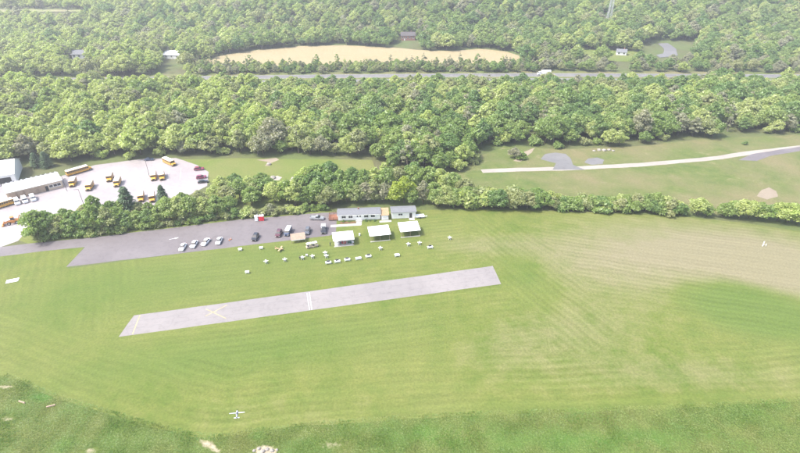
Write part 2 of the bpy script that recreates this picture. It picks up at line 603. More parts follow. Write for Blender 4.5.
# ---- rough grass in front of the field
rough_poly = [(-150, 20), (150, 20)] + [(q.x, q.y + 1.0) for q in reversed(EDGE_S)]
def rough_attrs(co):
    soil = (blob(co, 210, 446, 4.0, .9, -28) + 1.3 * blob(co, 265, 452, 2.6, 1.7) + .7 * blob(co, 8, 418, 2.2, 1.2)
            + .75 * blob(co, 90, 452, 2.0, 1.2) + .7 * blob(co, 5, 387, 3, 1) + .6 * blob(co, 330, 446, 4.5, 1.6)
            + .55 * blob(co, 110, 415, 4, .6, -20))
    lush = (1.1 * blob(co, 42, 398, 3.4, 1.5, -10) + .55 * blob(co, 65, 445, 5, 3) + .5 * blob(co, 255, 436, 6, 2)
            + .6 * blob(co, 590, 440, 30, 5) + .4 * blob(co, 420, 435, 14, 4))
    return {'soil': soil, 'lush': lush}
rough = sheet('rough_meadow', rough_poly, .004, 'rough_grass_ground', 1.6, rough_attrs)

# ---- asphalt strip, access lane, painted arrow
asph_poly = PX([(-60, 264), (0, 256.5), (40, 251.5), (85, 247), (66, 267), (120, 260.5), (330, 235.5), (336, 233), (337, 212.5),
                (325, 212.5), (240, 219.5), (180, 227), (100, 236.5), (30, 243.5), (0, 247), (-60, 251)])
asphalt = sheet('asphalt_strip', wobble(asph_poly, .18, 2, True, 2.0), .016, 'asphalt_worn', 0)
arrow = MB()
arrow.add([(-1.7, -.14, 0), (.3, -.14, 0), (.3, .14, 0), (-1.7, .14, 0)], [(0, 1, 2, 3)])
arrow.add([(.3, -.6, 0), (1.7, 0, 0), (.3, .6, 0)], [(0, 1, 2)])
a_ = arrow.build('painted_arrow', 'line_white', asphalt)
a_.location = P(174, 238.5) + Vector((0, 0, .022)); a_.rotation_euler = (0, 0, heading(174, 238, 10, -2.2))
verge_poly = PX([(30, 244.5), (100, 237.5), (180, 228), (240, 220.5), (330, 213), (333, 205), (240, 210), (180, 215), (110, 222), (60, 230), (25, 232), (18, 240)])
sheet('grass_verge', wobble(verge_poly, .4, 3, True, 6.0), .007, 'verge_grass', 0)

# ---- bus yard paving
lot_poly = PX([(-120, 240), (-110, 190), (0, 186), (60, 176.5), (95, 165), (145, 158.5), (176, 158), (197, 165), (209, 172), (207, 186),
               (170, 205), (120, 214), (60, 222), (30, 228), (18, 241), (0, 247.5), (-60, 251.5)])
lot = sheet('bus_yard_paving', wobble(lot_poly, .25, 3, True, 4.0), .013, 'lot_paving', 0)
for k, (a, b) in enumerate([((100, 183), (104, 171)), ((122, 181), (125, 169)), ((134, 180), (136, 168)), ((146, 180), (148, 168)), ((168, 180), (169, 168)), ((180, 180), (181, 168))]):
    sheet('stall_line', ribbon([P(*a), P(*b)], .16), .017, 'line_white', parent=lot)

# ---- runway with its painted lines
runway = sheet('runway', wobble(RW, .10, 2, True, 1.0), .018, 'runway_surface', 0)
def rw_line(pts, w, mat):
    sheet('painted_line', ribbon(pts, w), .024, mat, parent=runway)
rw_line(PX([(140, 315.2), (132.5, 334.2)]), .28, 'line_yellow')
rw_line(PX([(206, 309), (226, 318.5)]), .26, 'line_yellow')
rw_line(PX([(227, 305), (205.5, 316.2)]), .26, 'line_yellow')
rw_line(PX([(215.5, 311.3), (216.5, 311.9)]), .2, 'line_yellow')
rw_line(PX([(307, 293), (309.5, 310)]), .22, 'line_white')
rw_line(PX([(309.3, 292.7), (311.8, 309.7)]), .22, 'line_white')
# seams between the laid widths of the runway surface
for t in (.34, .67):
    sheet('seam', ribbon([RW[0].lerp(RW[1], t) + (RW[3] - RW[0]) * .004, RW[3].lerp(RW[2], t) - (RW[3] - RW[0]) * .004], .07), .021, 'gravel_grey', parent=runway)

# ---- right-hand meadow, clearing on the left, gravel road and pads
meadow_poly = PX([(420, 205), (470, 206), (560, 206), (640, 209), (690, 212), (740, 217), (800, 226), (960, 238), (980, 118), (880, 128),
                  (800, 134.5), (700, 139), (640, 146), (560, 149), (505, 146), (470, 160), (455, 178), (425, 190)])
meadow = sheet('meadow', wobble(meadow_poly, 1.2, 5, True, 12.0), .006, 'meadow_grass', 0)
clear_poly = PX([(165, 160), (250, 158), (372, 160), (378, 178), (340, 200), (250, 205), (215, 195), (206, 170)])
sheet('clearing', wobble(clear_poly, 1.0, 4, True, 15.0), .005, 'verge_grass', 0)
groad = sheet('gravel_road', wobble(ribbon([P(*q) for q in [(482, 171.3), (520, 169.5), (570, 168.5), (640, 164.8), (690, 160.5), (720, 157.5), (745, 153.5), (800, 147), (880, 140)]], 4.2), .35, 3, True, 4.4), .012, 'gravel_road', 0)
sheet('gravel_pad', wobble(PX([(540, 159), (545, 154), (556, 152.5), (566, 154), (571, 159), (573, 165), (585, 169.5), (553, 170), (556, 163)]), .6, 2, True, 1.4), .016, 'gravel_grey', 0)
sheet('gravel_pad', wobble(PX([(584, 162.5), (588, 158.5), (597, 157.5), (604, 160), (603, 164), (592, 165)]), .5, 2, True, 2.4), .016, 'gravel_grey', 0)
sheet('asphalt_lane', wobble(PX([(738, 160), (752, 154), (800, 146.5), (800, 151), (770, 156), (757, 161)]), .3, 3, True, 5.5), .020, 'asphalt_worn', 0)
sheet('bare_soil', wobble(PX([(757, 196), (762, 190), (768, 187.5), (776, 191), (778, 197), (768, 200)]), .7, 2, True, 9.0), .011, 'bare_soil', 0)
sheet('bare_soil', wobble(PX([(514, 161), (524, 152), (536, 147.5), (531, 153), (520, 162)]), .8, 2, True, 9.9), .010, 'bare_soil', 0)
sheet('bare_soil', wobble(PX([(256, 160), (276, 158), (279, 160), (271, 163), (270, 166), (265, 166), (267, 162)]), .5, 2, True, 7.9), .010, 'bare_soil', 0)
sheet('gravel_patch', wobble(PX([(285, 186), (292, 177), (299, 177), (297, 186), (292, 193), (286, 194)]), .7, 2, True, 5.9), .010, 'gravel_road', 0)
sheet('gravel_patch', wobble(PX([(271, 178), (277, 175.5), (282, 177), (279, 180), (273, 180.5)]), .5, 2, True, 3.9), .010, 'gravel_road', 0)

# ---- highway: two carriageways with a grass median
HW = [T(-80, 84), T(0, 82.6), T(150, 80.3), T(300, 78.4), T(420, 77.4), T(540, 76.6), T(650, 77.2), T(800, 78), T(880, 79)]
HW = [Vector((q.x, q.y, 0)) for q in HW]
def shift(pl, d):
    out = []
    for i, q in enumerate(pl):
        a, b = pl[max(i - 1, 0)], pl[min(i + 1, len(pl) - 1)]
        t = (b - a).normalized()
        out.append(q + Vector((-t.y, t.x, 0)) * d)
    return out
hw_verge = sheet('highway_verge', ribbon(HW, 40), .004, 'meadow_grass', 0)
for dd, nm in ((6.0, 'highway'), (-12.0, 'highway')):
    h = sheet(nm, ribbon(shift(HW, dd), 11.5), .010, 'highway_asphalt', 0)
    for off in (-5.1, 5.1):
        sheet('edge_line', ribbon(shift(HW, dd + off), .25), .016, 'line_white', parent=h)
    dash = MB()
    pl = shift(HW, dd)
    for i in range(len(pl) - 1):
        a, b = pl[i], pl[i + 1]
        L = (b - a).length; t = (b - a).normalized(); nn = Vector((-t.y, t.x, 0)) * .12
        s_ = 0
        while s_ < L - 4:
            q, w_ = a + t * s_, a + t * (s_ + 3)
            z = Vector((0, 0, .016))
            dash.add([q - nn + z, w_ - nn + z, w_ + nn + z, q + nn + z], [(0, 1, 2, 3)])
            s_ += 12
    dash.build('lane_dashes', 'line_white', h)['kind'] = 'stuff'

# ---- far fields
TAN = [T(*q) for q in [(194, 63), (228, 54), (262, 49.5), (300, 46.3), (345, 45.3), (390, 47.5), (425, 50.5), (452, 51), (480, 49), (505, 51.5), (519, 56), (527, 65), (500, 66.5), (400, 67), (300, 67.5), (230, 67)]]
sheet('stubble_field', wobble(TAN, 1.5, 8, True, 2.2), .14, 'stubble', 12, zf=lambda x, y: terrain(x, y) if y >= 485 else 0)
LAWN = [T(*q) for q in [(545, 55), (570, 50), (610, 50.5), (640, 52), (655, 58), (640, 62), (590, 61), (550, 59)]]
sheet('lawn', wobble(LAWN, 1.5, 8, True, 5.2), .20, 'verge_grass', 8, zf=lambda x, y: terrain(x, y) if y >= 485 else 0)
DRIVE = [T(*q) for q in [(656, 55.5), (663, 54), (664, 49), (658, 44), (668, 43.5), (676, 49), (678, 56), (660, 58)]]
sheet('driveway', wobble(DRIVE, .8, 5, True, 6.2), .30, 'gravel_grey', 5, zf=lambda x, y: terrain(x, y) if y >= 485 else 0)
DRIVE_CLEAR = [T(*q) for q in [(645, 62), (640, 44), (655, 41), (700, 42), (695, 60), (680, 66)]]
FAR1 = [T(*q) for q in [(-60, 14.5), (0, 13.2), (50, 12.6), (86, 12.0), (80, 10.2), (30, 9.6), (-60, 9.4)]]
FAR2 = [T(*q) for q in [(-60, 6.5), (60, 5.5), (140, 4.0), (120, 1.0), (-60, 1.0)]]
FAR3 = [T(*q) for q in [(640, 2.5), (760, 2.5), (760, .5), (650, .5)]]
for fp in (FAR1,):
    sheet('hillside_field', fp, .7, 'pale_field', 25, zf=terrain)

# ================================================================== TREES
def leaf_cloud(rng, lobes, n_leaf, size, flat=1.0, droop=0.0):
    """Leaf-sized diamonds over the lobes of a crown; returns vertices, quads and a per-vertex tint."""
    w = np.array([q[3] ** 2 for q in lobes]); w /= w.sum()
    which = rng.choice(len(lobes), n_leaf, p=w)
    L = np.array([[q[0], q[1], q[2], q[3], q[4] if len(q) > 4 else 1.0] for q in lobes])[which]
    d = rng.normal(size=(n_leaf, 3)); d /= np.linalg.norm(d, axis=1)[:, None]
    low = d[:, 2] < -.35
    d[low, 2] *= -1
    rad = L[:, 3] * (.55 + .62 * rng.random(n_leaf) ** .8)
    p = L[:, :3] + d * rad[:, None] * np.stack([np.ones(n_leaf), np.ones(n_leaf), L[:, 4]], 1)
    nrm = d + rng.normal(size=(n_leaf, 3)) * flat + np.array([0, 0, .25])
    nrm /= np.linalg.norm(nrm, axis=1)[:, None]
    t = np.cross(nrm, rng.normal(size=(n_leaf, 3))); t /= np.linalg.norm(t, axis=1)[:, None]
    b = np.cross(nrm, t)
    s = size * (.6 + .8 * rng.random(n_leaf))
    t *= s[:, None]; b *= (s * .62)[:, None]
    v = np.stack([p + t, p + b, p - t, p - b], 1).reshape(-1, 3)
    v[:, 2] = np.maximum(v[:, 2], .05)
    lobe_tint = rng.random(len(lobes))[which]
    tint = np.clip(.32 + .36 * lobe_tint + .36 * (rng.random(n_leaf) - .5) + .1, 0, 1)
    return v, np.arange(n_leaf * 4).reshape(-1, 4), np.repeat(tint, 4)

def cloud_mesh(name, v, f, tint, mat):
    me = bpy.data.meshes.new(name)
    me.from_pydata(v.tolist(), [], f.tolist())
    me.materials.append(MATS[mat])
    me.attributes.new('lv', 'FLOAT', 'POINT').data.foreach_set('value', tint.astype(np.float32))
    return me

def tree_form(seed, kind):
    """Returns (trunk MB, leaf arrays) of a tree about 10 m tall (shrubs 4 m)."""
    rng = np.random.default_rng(seed)
    tb = MB()
    if kind in ('round', 'tall', 'sparse'):
        h, r, base = {'round': (10.5, 4.3, 2.2), 'tall': (12.0, 3.3, 2.4), 'sparse': (11.0, 2.3, 2.0)}[kind]
        lobes = []
        nl = {'round': 30, 'tall': 26, 'sparse': 15}[kind]
        for i in range(nl):
            t = (i + .5) / nl + rng.uniform(-.05, .05)
            prof = math.sin(math.pi * min(1, max(.02, t * .86 + .14)) ** .9) ** .7
            lr = r * rng.uniform(.17, .40) * (.7 + .45 * prof) * (.8 if kind == 'sparse' else 1)
            a = i * 2.399 + rng.uniform(-.4, .4)
            rr = max(0, r * prof - lr * .6) * rng.uniform(.45, 1.22)
            lobes.append((rr * math.cos(a), rr * math.sin(a), base + lr * .6 + (h - base - lr * 1.5) * t, lr, rng.uniform(.7, .95)))
        n = {'round': 3600, 'tall': 3300, 'sparse': 1200}[kind]
        v, f, tint = leaf_cloud(rng, lobes, n, .36 if kind != 'sparse' else .30)
        lean = (rng.uniform(-.25, .25), rng.uniform(-.25, .25))
        tb.tube((0, 0, -.15), (lean[0] * .5, lean[1] * .5, 2.6), .24, .17, 7)
        tb.tube((lean[0] * .5, lean[1] * .5, 2.6), (lean[0], lean[1], h * .78), .17, .05, 6)
        for q in lobes[:nl - 2:2]:
            z0 = max(1.6, q[2] - 2.2)
            tb.tube((lean[0] * .6, lean[1] * .6, z0), (q[0], q[1], q[2]), .085, .03, 5)
    elif kind == 'shrub':
        lobes = []
        for i in range(16):
            a = i * 2.399
            rr = rng.uniform(.2, 1.75)
            lr = rng.uniform(.5, 1.0)
            z = .55 + rng.uniform(0, 1) * (2.9 - rr * .9)
            lobes.append((rr * math.cos(a), rr * math.sin(a), max(.5, z), lr, .9))
        v, f, tint = leaf_cloud(rng, lobes, 1300, .27)
        for i in range(5):
            a = i * 1.257 + rng.uniform(-.3, .3)
            tb.tube((.12 * math.cos(a), .12 * math.sin(a), -.1), (1.0 * math.cos(a), 1.0 * math.sin(a), 2.3), .06, .02, 5)
    else:                                                   # conifer: whorls of drooping boughs
        h = 10.0
        vs_, fs_, ti = [], [], []
        n = 0
        for k in range(1700):
            t = rng.random() ** .8
            rad = (1 - t) ** .8 * 2.4 * (.72 + .34 * math.sin(t * 44 + 1.7 * math.sin(3 * rng.integers(0, 5)))) + .25
            a = rng.uniform(0, 6.283)
            q = rad * (.45 + .58 * rng.random() ** .5)
            z = .7 + t * (h - .7) - q * .22
            c = np.array([q * math.cos(a), q * math.sin(a), z])
            out = np.array([math.cos(a), math.sin(a), -.35])
            side = np.array([-math.sin(a), math.cos(a), rng.uniform(-.4, .4)])
            s = rng.uniform(.22, .5)
            vs_ += [c + out * s, c + side * s * .5, c - out * s, c - side * s * .5]
            fs_.append((n, n + 1, n + 2, n + 3)); n += 4
            ti += [.3 + .4 * rng.random()] * 4
        v, f, tint = np.array(vs_), np.array(fs_), np.array(ti)
        tb.tube((0, 0, -.15), (0, 0, h * .96), .2, .03, 7)
    return tb, (v, f, tint)

FORMS = {}
seed = 100
for kind, cnt in (('round', 7), ('tall', 4), ('sparse', 3), ('shrub', 5), ('conifer', 2)):
    FORMS[kind] = []
    for i in range(cnt):
        seed += 1
        tb, arr = tree_form(seed, kind)
        mats = 'bark_pale' if kind == 'sparse' else 'bark'
        FORMS[kind].append((tb.mesh('trunk', mats), cloud_mesh('crown', *arr, 'leaf_green'), tb, arr))

TREE_COUNT = {}
def plant(kind, loc, sx, sz, mat, label, group, rz=None, form=None, name=None, cat=None):
    """One tree: an empty at its foot with trunk and crown, meshes shared between trees of a form."""
    fl = FORMS[kind]
    tm, cm, _, _ = fl[form % len(fl) if form is not None else random.randrange(len(fl))]
    nm = name or {'shrub': 'shrub', 'conifer': 'conifer_tree'}.get(kind, 'broadleaf_tree')
    e = empty(nm, loc, random.uniform(0, 6.28) if rz is None else rz, label, cat or ('shrub' if kind == 'shrub' else 'tree'), group)
    e.scale = (sx, sx, sz)
    t = bpy.data.objects.new('trunk', tm); link(t, e)
    c = bpy.data.objects.new('crown', cm); link(c, e)
    c.material_slots[0].link = 'OBJECT'
    c.material_slots[0].material = MATS[mat]
    return e

LEAFWORD = {'leaf_green': 'mid-green', 'leaf_fresh': 'pale yellow-green', 'leaf_olive': 'olive-green', 'leaf_deep': 'deep green',
            'leaf_grey': 'greyish', 'leaf_needle': 'dark', 'leaf_lime': 'bright lime-yellow'}

def row(specs, label_fn, group, grow=1.0):
    """Trees given as (px, py, kind, height m, width factor, material), told apart by their order from left to right."""
    specs = sorted(specs)
    cnt = {}
    for q in specs:
        key = 'shrub' if q[2] == 'shrub' else 'tree'
        i = cnt.get(key, 0); cnt[key] = i + 1
        h0 = {'round': 10.5, 'tall': 12.0, 'sparse': 11.0, 'shrub': 4.0, 'conifer': 10.0}[q[2]]
        s = q[3] / h0 * grow
        plant(q[2], P(q[0], q[1]), s * q[4], s, q[5], label_fn(i, key, q), group)

rs = random.Random(5)
# ---- belt between the bus yard and the asphalt strip
belt = []
for (x, y, k, h, w, m) in [(42, 238, 'round', 8.6, 1.12, 'leaf_green'), (52, 235, 'round', 7.6, 1.0, 'leaf_green'), (64, 235, 'round', 6.0, 1.1, 'leaf_olive'),
                           (74, 233, 'round', 6.4, 1.1, 'leaf_green'), (84, 232, 'round', 6.6, 1.15, 'leaf_deep'), (97, 232, 'round', 8.4, 1.05, 'leaf_green'),
                           (100, 226, 'tall', 9.6, 1.1, 'leaf_green'), (110, 230, 'round', 7.2, 1.1, 'leaf_olive'), (119, 228, 'round', 6.6, 1.1, 'leaf_green'),
                           (131, 216, 'conifer', 9.5, 1.45, 'leaf_needle'), (128, 228, 'round', 4.8, 1.2, 'leaf_deep'), (139, 226, 'round', 5.0, 1.15, 'leaf_green'),
                           (150, 225, 'round', 5.0, 1.2, 'leaf_deep'), (160, 223, 'round', 5.6, 1.1, 'leaf_green'), (165, 206, 'conifer', 7.0, 1.3, 'leaf_needle'),
                           (171, 221, 'round', 7.4, 1.1, 'leaf_green'), (181, 220, 'round', 7.6, 1.1, 'leaf_fresh'), (191, 219, 'round', 7.4, 1.1, 'leaf_green'),
                           (184, 208, 'round', 5.2, 1.1, 'leaf_green'), (200, 205, 'round', 5.0, 1.15, 'leaf_olive'),
                           (68, 226, 'round', 5.6, 1.15, 'leaf_green'), (88, 223, 'round', 5.8, 1.15, 'leaf_olive'), (114, 220, 'round', 6.2, 1.15, 'leaf_green'), (124, 217, 'round', 5.6, 1.15, 'leaf_green'),
                           (140, 216, 'round', 4.6, 1.2, 'leaf_olive'), (150, 215, 'round', 4.2, 1.2, 'leaf_green'), (168, 213, 'round', 5.4, 1.15, 'leaf_green'), (205, 217, 'round', 6.6, 1.15, 'leaf_fresh'),
                           (218, 216, 'round', 6.8, 1.1, 'leaf_green'), (216, 200, 'round', 5.0, 1.15, 'leaf_fresh'), (228, 205, 'round', 6.6, 1.15, 'leaf_olive'),
                           (230, 213, 'round', 5.6, 1.15, 'leaf_green'), (240, 199, 'round', 6.8, 1.1, 'leaf_green'), (241, 190, 'shrub', 4.5, 1.3, 'leaf_deep'),
                           (252, 205, 'round', 6.2, 1.2, 'leaf_green'), (262, 197, 'round', 6.4, 1.15, 'leaf_green'), (275, 203, 'round', 7.2, 1.1, 'leaf_fresh'),
                           (288, 202, 'round', 7.6, 1.1, 'leaf_green'), (296, 206, 'tall', 8.6, 1.1, 'leaf_fresh'), (307, 206, 'round', 6.6, 1.15, 'leaf_green'),
                           (318, 204, 'round', 8.2, 1.1, 'leaf_green'), (329, 207, 'round', 7.0, 1.1, 'leaf_olive'), (316, 194, 'round', 8.0, 1.1, 'leaf_deep'),
                           (329, 193, 'round', 8.0, 1.1, 'leaf_green'), (222, 192, 'round', 5.6, 1.2, 'leaf_fresh'), (236, 186, 'round', 4.6, 1.25, 'leaf_deep'), (250, 192, 'round', 5.6, 1.2, 'leaf_fresh'),
                           (262, 187, 'round', 5.2, 1.2, 'leaf_green'), (270, 193, 'round', 5.6, 1.2, 'leaf_green'), (282, 196, 'round', 5.0, 1.2, 'leaf_fresh'), (304, 194, 'round', 6.8, 1.2, 'leaf_green'), (306, 184, 'round', 6.0, 1.2, 'leaf_fresh'),
                           (318, 183, 'round', 7.0, 1.2, 'leaf_green'), (331, 182, 'round', 7.6, 1.2, 'leaf_deep'), (255, 199, 'round', 5.6, 1.2, 'leaf_olive')]:
    belt.append((x, y, k, h, w, m))
row(belt, lambda i, k, q: f'{LEAFWORD[q[5]]} ' + (f'{q[2] if q[2] == "conifer" else "leafy"} tree, {nth(i)} from the left in the belt along the asphalt' if k == 'tree'
    else 'shrub standing alone at the clearing edge beside the bus yard'), 'trees in the belt beside the asphalt strip', 1.36)
# low bushes at the foot of that belt
foot = []
for x in np.arange(40, 332, 6.5):
    yb = np.interp(x, [40, 100, 180, 240, 330], [238.5, 234, 223.5, 216.5, 209.5]) + rs.uniform(-1.2, 1.2)
    m = rs.choice(['leaf_green', 'leaf_green', 'leaf_olive', 'leaf_fresh', 'leaf_deep'])
    foot.append((float(x) + rs.uniform(-2, 2), yb, 'shrub', rs.uniform(2.6, 4.4), rs.uniform(1.1, 1.4), m))
foot += [(253, 214.5, 'shrub', 3.6, 1.2, 'leaf_grey'), (272, 213, 'shrub', 4.4, 1.3, 'leaf_grey')]
row(foot, lambda i, k, q: f'{LEAFWORD[q[5]]} bush, {nth(i)} from the left at the foot of the belt beside the asphalt', 'bushes at the foot of the belt')

# ---- trees behind the clubhouse and the sheds
back = [(338, 203, 'round', 7.5, 1.1, 'leaf_green'), (347, 201, 'round', 8.0, 1.05, 'leaf_green'), (357, 203, 'round', 7.0, 1.1, 'leaf_olive'),
        (366, 202, 'round', 7.6, 1.05, 'leaf_grey'), (375, 203, 'tall', 8.6, 1.05, 'leaf_olive'), (384, 202, 'round', 7.4, 1.0, 'leaf_grey'),
        (394, 203, 'round', 6.6, 1.1, 'leaf_lime'), (404, 203, 'round', 10.2, .95, 'leaf_lime'), (412, 204, 'round', 6.4, 1.1, 'leaf_green'), (423, 204, 'tall', 9.0, .95, 'leaf_grey'),
        (433, 204, 'round', 8.4, 1.1, 'leaf_green'), (444, 205, 'round', 7.6, 1.1, 'leaf_fresh'), (455, 206, 'round', 6.4, 1.2, 'leaf_green'),
        (341, 190, 'round', 8.2, 1.1, 'leaf_green'), (353, 189, 'round', 8.8, 1.05, 'leaf_deep'), (364, 190, 'round', 8.4, 1.1, 'leaf_green'), (375, 189, 'round', 8.6, 1.1, 'leaf_fresh'),
        (386, 190, 'round', 9.0, 1.1, 'leaf_green'), (398, 188, 'round', 8.6, 1.1, 'leaf_olive'), (414, 188, 'round', 9.2, 1.1, 'leaf_green'), (428, 189, 'round', 9.2, 1.1, 'leaf_green'),
        (440, 190, 'round', 8.6, 1.1, 'leaf_fresh'), (452, 192, 'round', 7.8, 1.1, 'leaf_green'), (464, 196, 'round', 7.0, 1.1, 'leaf_olive')]
row(back, lambda i, k, q: f'{LEAFWORD[q[5]]} tree, {nth(i)} from the left in the clump behind the clubhouse', 'trees behind the clubhouse', 1.2)

# ---- hedge along the far edge of the field
hedge = []
for x in np.arange(440, 682, 8.5):
    yb = np.interp(x, [440, 560, 640, 690], [207, 209, 212, 215])
    for j in range(2):
        m = rs.choice(['leaf_green', 'leaf_green', 'leaf_deep', 'leaf_olive', 'leaf_fresh'])
        top = np.interp(x, [440, 480, 520, 560, 600, 650, 680], [6.0, 7.0, 6.4, 4.6, 4.6, 5.4, 4.0])
        hedge.append((float(x) + rs.uniform(-2.5, 2.5), yb - j * 4.5 + rs.uniform(-.8, .8), 'round' if top > 4.9 and rs.random() < .75 else 'shrub', top * rs.uniform(.8, 1.12), rs.uniform(1.1, 1.4), m))
for x, y, h, m in [(697, 215, 6.2, 'leaf_fresh'), (705, 216, 4.0, 'leaf_green'), (722, 217, 5.0, 'leaf_green'), (731, 216.5, 5.6, 'leaf_green'), (739, 218, 6.6, 'leaf_fresh'), (748, 218.5, 6.4, 'leaf_fresh'),
                   (757, 219, 6.0, 'leaf_green'), (768, 219.5, 5.2, 'leaf_green'), (777, 221, 6.4, 'leaf_fresh'), (787, 222.5, 6.8, 'leaf_fresh'), (797, 224, 6.4, 'leaf_fresh'),
                   (808, 226, 6.6, 'leaf_green'), (820, 228, 6.4, 'leaf_fresh')]:
    hedge.append((x, y, 'round', h, 1.25, m))
row(hedge, lambda i, k, q: f'{LEAFWORD[q[5]]} {"bush" if k == "shrub" else "small tree"}, {nth(i)} {"bush" if k == "shrub" else "small tree"} from the left in the hedge along the field', 'hedge along the far edge of the field', 1.25)
# loose shrubs of the meadow and the conifer pair by the bus yard
plant('round', P(514, 158.5), .72, .58, 'leaf_grey', 'rounded grey-green shrub alone beside the pale gravel pad in the meadow', None, name='shrub', cat='shrub')
plant('shrub', P(521, 159), 1.3, 1.1, 'leaf_green', 'small green shrub pressed against the rounded grey-green one in the meadow', None)
plant('shrub', P(472, 162), 1.8, 1.5, 'leaf_olive', 'olive shrub at the left corner of the meadow nearest the wood', None)
plant('shrub', P(745, 144.5), .7, .5, 'leaf_deep', 'tiny dark bush on the open grass above the curving lane', None)
plant('conifer', P(37.5, 167), 1.25, .74, 'leaf_needle', 'left one of the pair of dark conifers behind the bus yard', None, cat='tree')
plant('conifer', P(48, 167), 1.35, .80, 'leaf_needle', 'right one of the pair of dark conifers behind the bus yard', None, cat='tree')

# ---- the wood: jittered grid, the nearest as single trees, the rest as one mass
def scatter(x0, x1, y0, y1, step, seed):
    r = np.random.default_rng(seed)
    gx, gy = np.meshgrid(np.arange(x0, x1, step), np.arange(y0, y1, step))
    gx = gx + (np.arange(gx.shape[0]) % 2)[:, None] * step * .5
    g = np.stack([gx.ravel(), gy.ravel()], 1)
    return g + r.uniform(-.36, .36, g.shape) * step

def depth_px(pts):
    """Horizontal pixel column of ground points as the photograph sees them."""
    dep = pts[:, 1] * math.cos(PITCH) + CAM_H * math.sin(PITCH)
    return 400 + F_PX * pts[:, 0] / dep
WOOD_FRONT = PX([(-90, 172), (0, 168), (30, 165), (60, 164.5), (100, 161.5), (160, 157), (250, 156.5), (370, 158.5), (380, 172), (430, 178), (460, 174), (470, 161),
                 (500, 146.5), (560, 148.5), (640, 145), (700, 137.5), (800, 133), (900, 124)])
wood_poly = [(q.x, q.y) for q in WOOD_FRONT] + [(q.x, q.y - 34) for q in reversed(HW)]
g = scatter(-380, 380, 190, 385, 7.0, 3)
g = g[inside(g, wood_poly)]
col_px = depth_px(g)
g = g[(col_px > -45) & (col_px < 845)]
ed = seg_dist(g, WOOD_FRONT)
order = np.argsort(g[:, 1] + np.random.default_rng(1).uniform(0, 2, len(g)))
g, ed = g[order], ed[order]
col_px = depth_px(g)

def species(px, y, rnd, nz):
    """Mix of the wood: paler and thinner to the left, part young leaf, part painted glare; greener to the right."""
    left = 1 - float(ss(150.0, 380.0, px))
    w = {'leaf_green': 1.0 - .6 * left, 'leaf_fresh': .28 + 2.8 * left, 'leaf_olive': .30 + .35 * left, 'leaf_deep': .38 * (1 - left) + .05, 'leaf_grey': .14 + .14 * left}  # extra pale leaf on the left also stands in for glare
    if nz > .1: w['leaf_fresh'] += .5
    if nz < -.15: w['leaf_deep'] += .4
    t = rnd.random() * sum(w.values())
    for k, v in w.items():
        t -= v
        if t <= 0:
            return k
    return 'leaf_green'

rw_ = random.Random(23)
n_single = 190
rest = []
zone_of = lambda px: ('behind the bus yard' if px < 170 else 'behind the left clearing' if px < 375 else 'above the clubhouse roofs' if px < 475 else 'behind the gravel pads' if px < 640 else 'beside the curving lane')
front_no = {}
singles = []
for i in range(len(g)):
    x, y = g[i]
    nz = mnoise.noise(Vector((x * .02, y * .02, 3)))
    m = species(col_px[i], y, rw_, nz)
    edge = ed[i] < 5
    kind = rw_.choices(['round', 'tall', 'sparse', 'shrub'], [.66, .2, .03, .0] if not edge else [.55, .1, .0, .35])[0]
    hgt = rw_.choice([rw_.uniform(7, 10), rw_.uniform(9, 14), rw_.uniform(10, 15), rw_.uniform(13, 17)]) * (.75 if edge else 1) if kind != 'shrub' else rw_.uniform(4, 7)
    if kind == 'sparse': m = rw_.choice(['leaf_grey', 'leaf_olive'])
    if y > 325 and 255 < col_px[i] < 690: hgt = min(hgt, rw_.uniform(8, 12.5))
    if len(singles) < n_single:
        singles.append((x, y, kind, hgt, m, edge, col_px[i]))
    else:
        rest.append((x, y, 0.0, kind, hgt, m))
singles.sort(key=lambda q: q[6])
for x, y, kind, hgt, m, edge, px in singles:
    h0 = {'round': 10.5, 'tall': 12.0, 'sparse': 11.0, 'shrub': 4.0}[kind]
    z = zone_of(px)
    place = "at the wood's front edge" if edge else 'inside the wood'
    k = 'shrub' if kind == 'shrub' else 'tree'
    key = (z, place, LEAFWORD[m], k)
    front_no[key] = front_no.get(key, -1) + 1
    lab = f'{nth(front_no[key])} {LEAFWORD[m]} {k} from the left {place} {z}'
    s = hgt / h0
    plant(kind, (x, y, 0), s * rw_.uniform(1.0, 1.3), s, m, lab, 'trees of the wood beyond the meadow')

# ---- forms for the masses: whole trees, one mesh each
form_col = bpy.data.collections.new('tree_forms')
form_key = {}
def joined_form(kind, k, mat):
    tb, (v, f, tint) = FORMS[kind][k][2], FORMS[kind][k][3]
    nv = len(tb.v)
    me = bpy.data.meshes.new('tree_form')
    me.from_pydata(tb.v + v.tolist(), [], tb.f + (f + nv).tolist())
    me.materials.append(MATS['bark_pale' if kind == 'sparse' else 'bark']); me.materials.append(MATS[mat])
    me.polygons.foreach_set('material_index', [0] * len(tb.f) + [1] * len(f))
    me.attributes.new('lv', 'FLOAT', 'POINT').data.foreach_set('value', np.concatenate([np.full(nv, .5), tint]).astype(np.float32))
    return me
forms = []
for kind in ('round', 'tall', 'sparse', 'shrub'):
    for mi_, mat in enumerate(('leaf_green', 'leaf_fresh', 'leaf_olive', 'leaf_deep', 'leaf_grey')):
        for rep in range(2):
            forms.append((kind, (mi_ + rep * 3) % len(FORMS[kind]), mat))
for i, (kind, k, mat) in enumerate(forms):
    o = bpy.data.objects.new('tree_form_%03d' % i, joined_form(kind, k, mat))
    form_col.objects.link(o)
    form_key.setdefault((kind, mat), []).append(i)

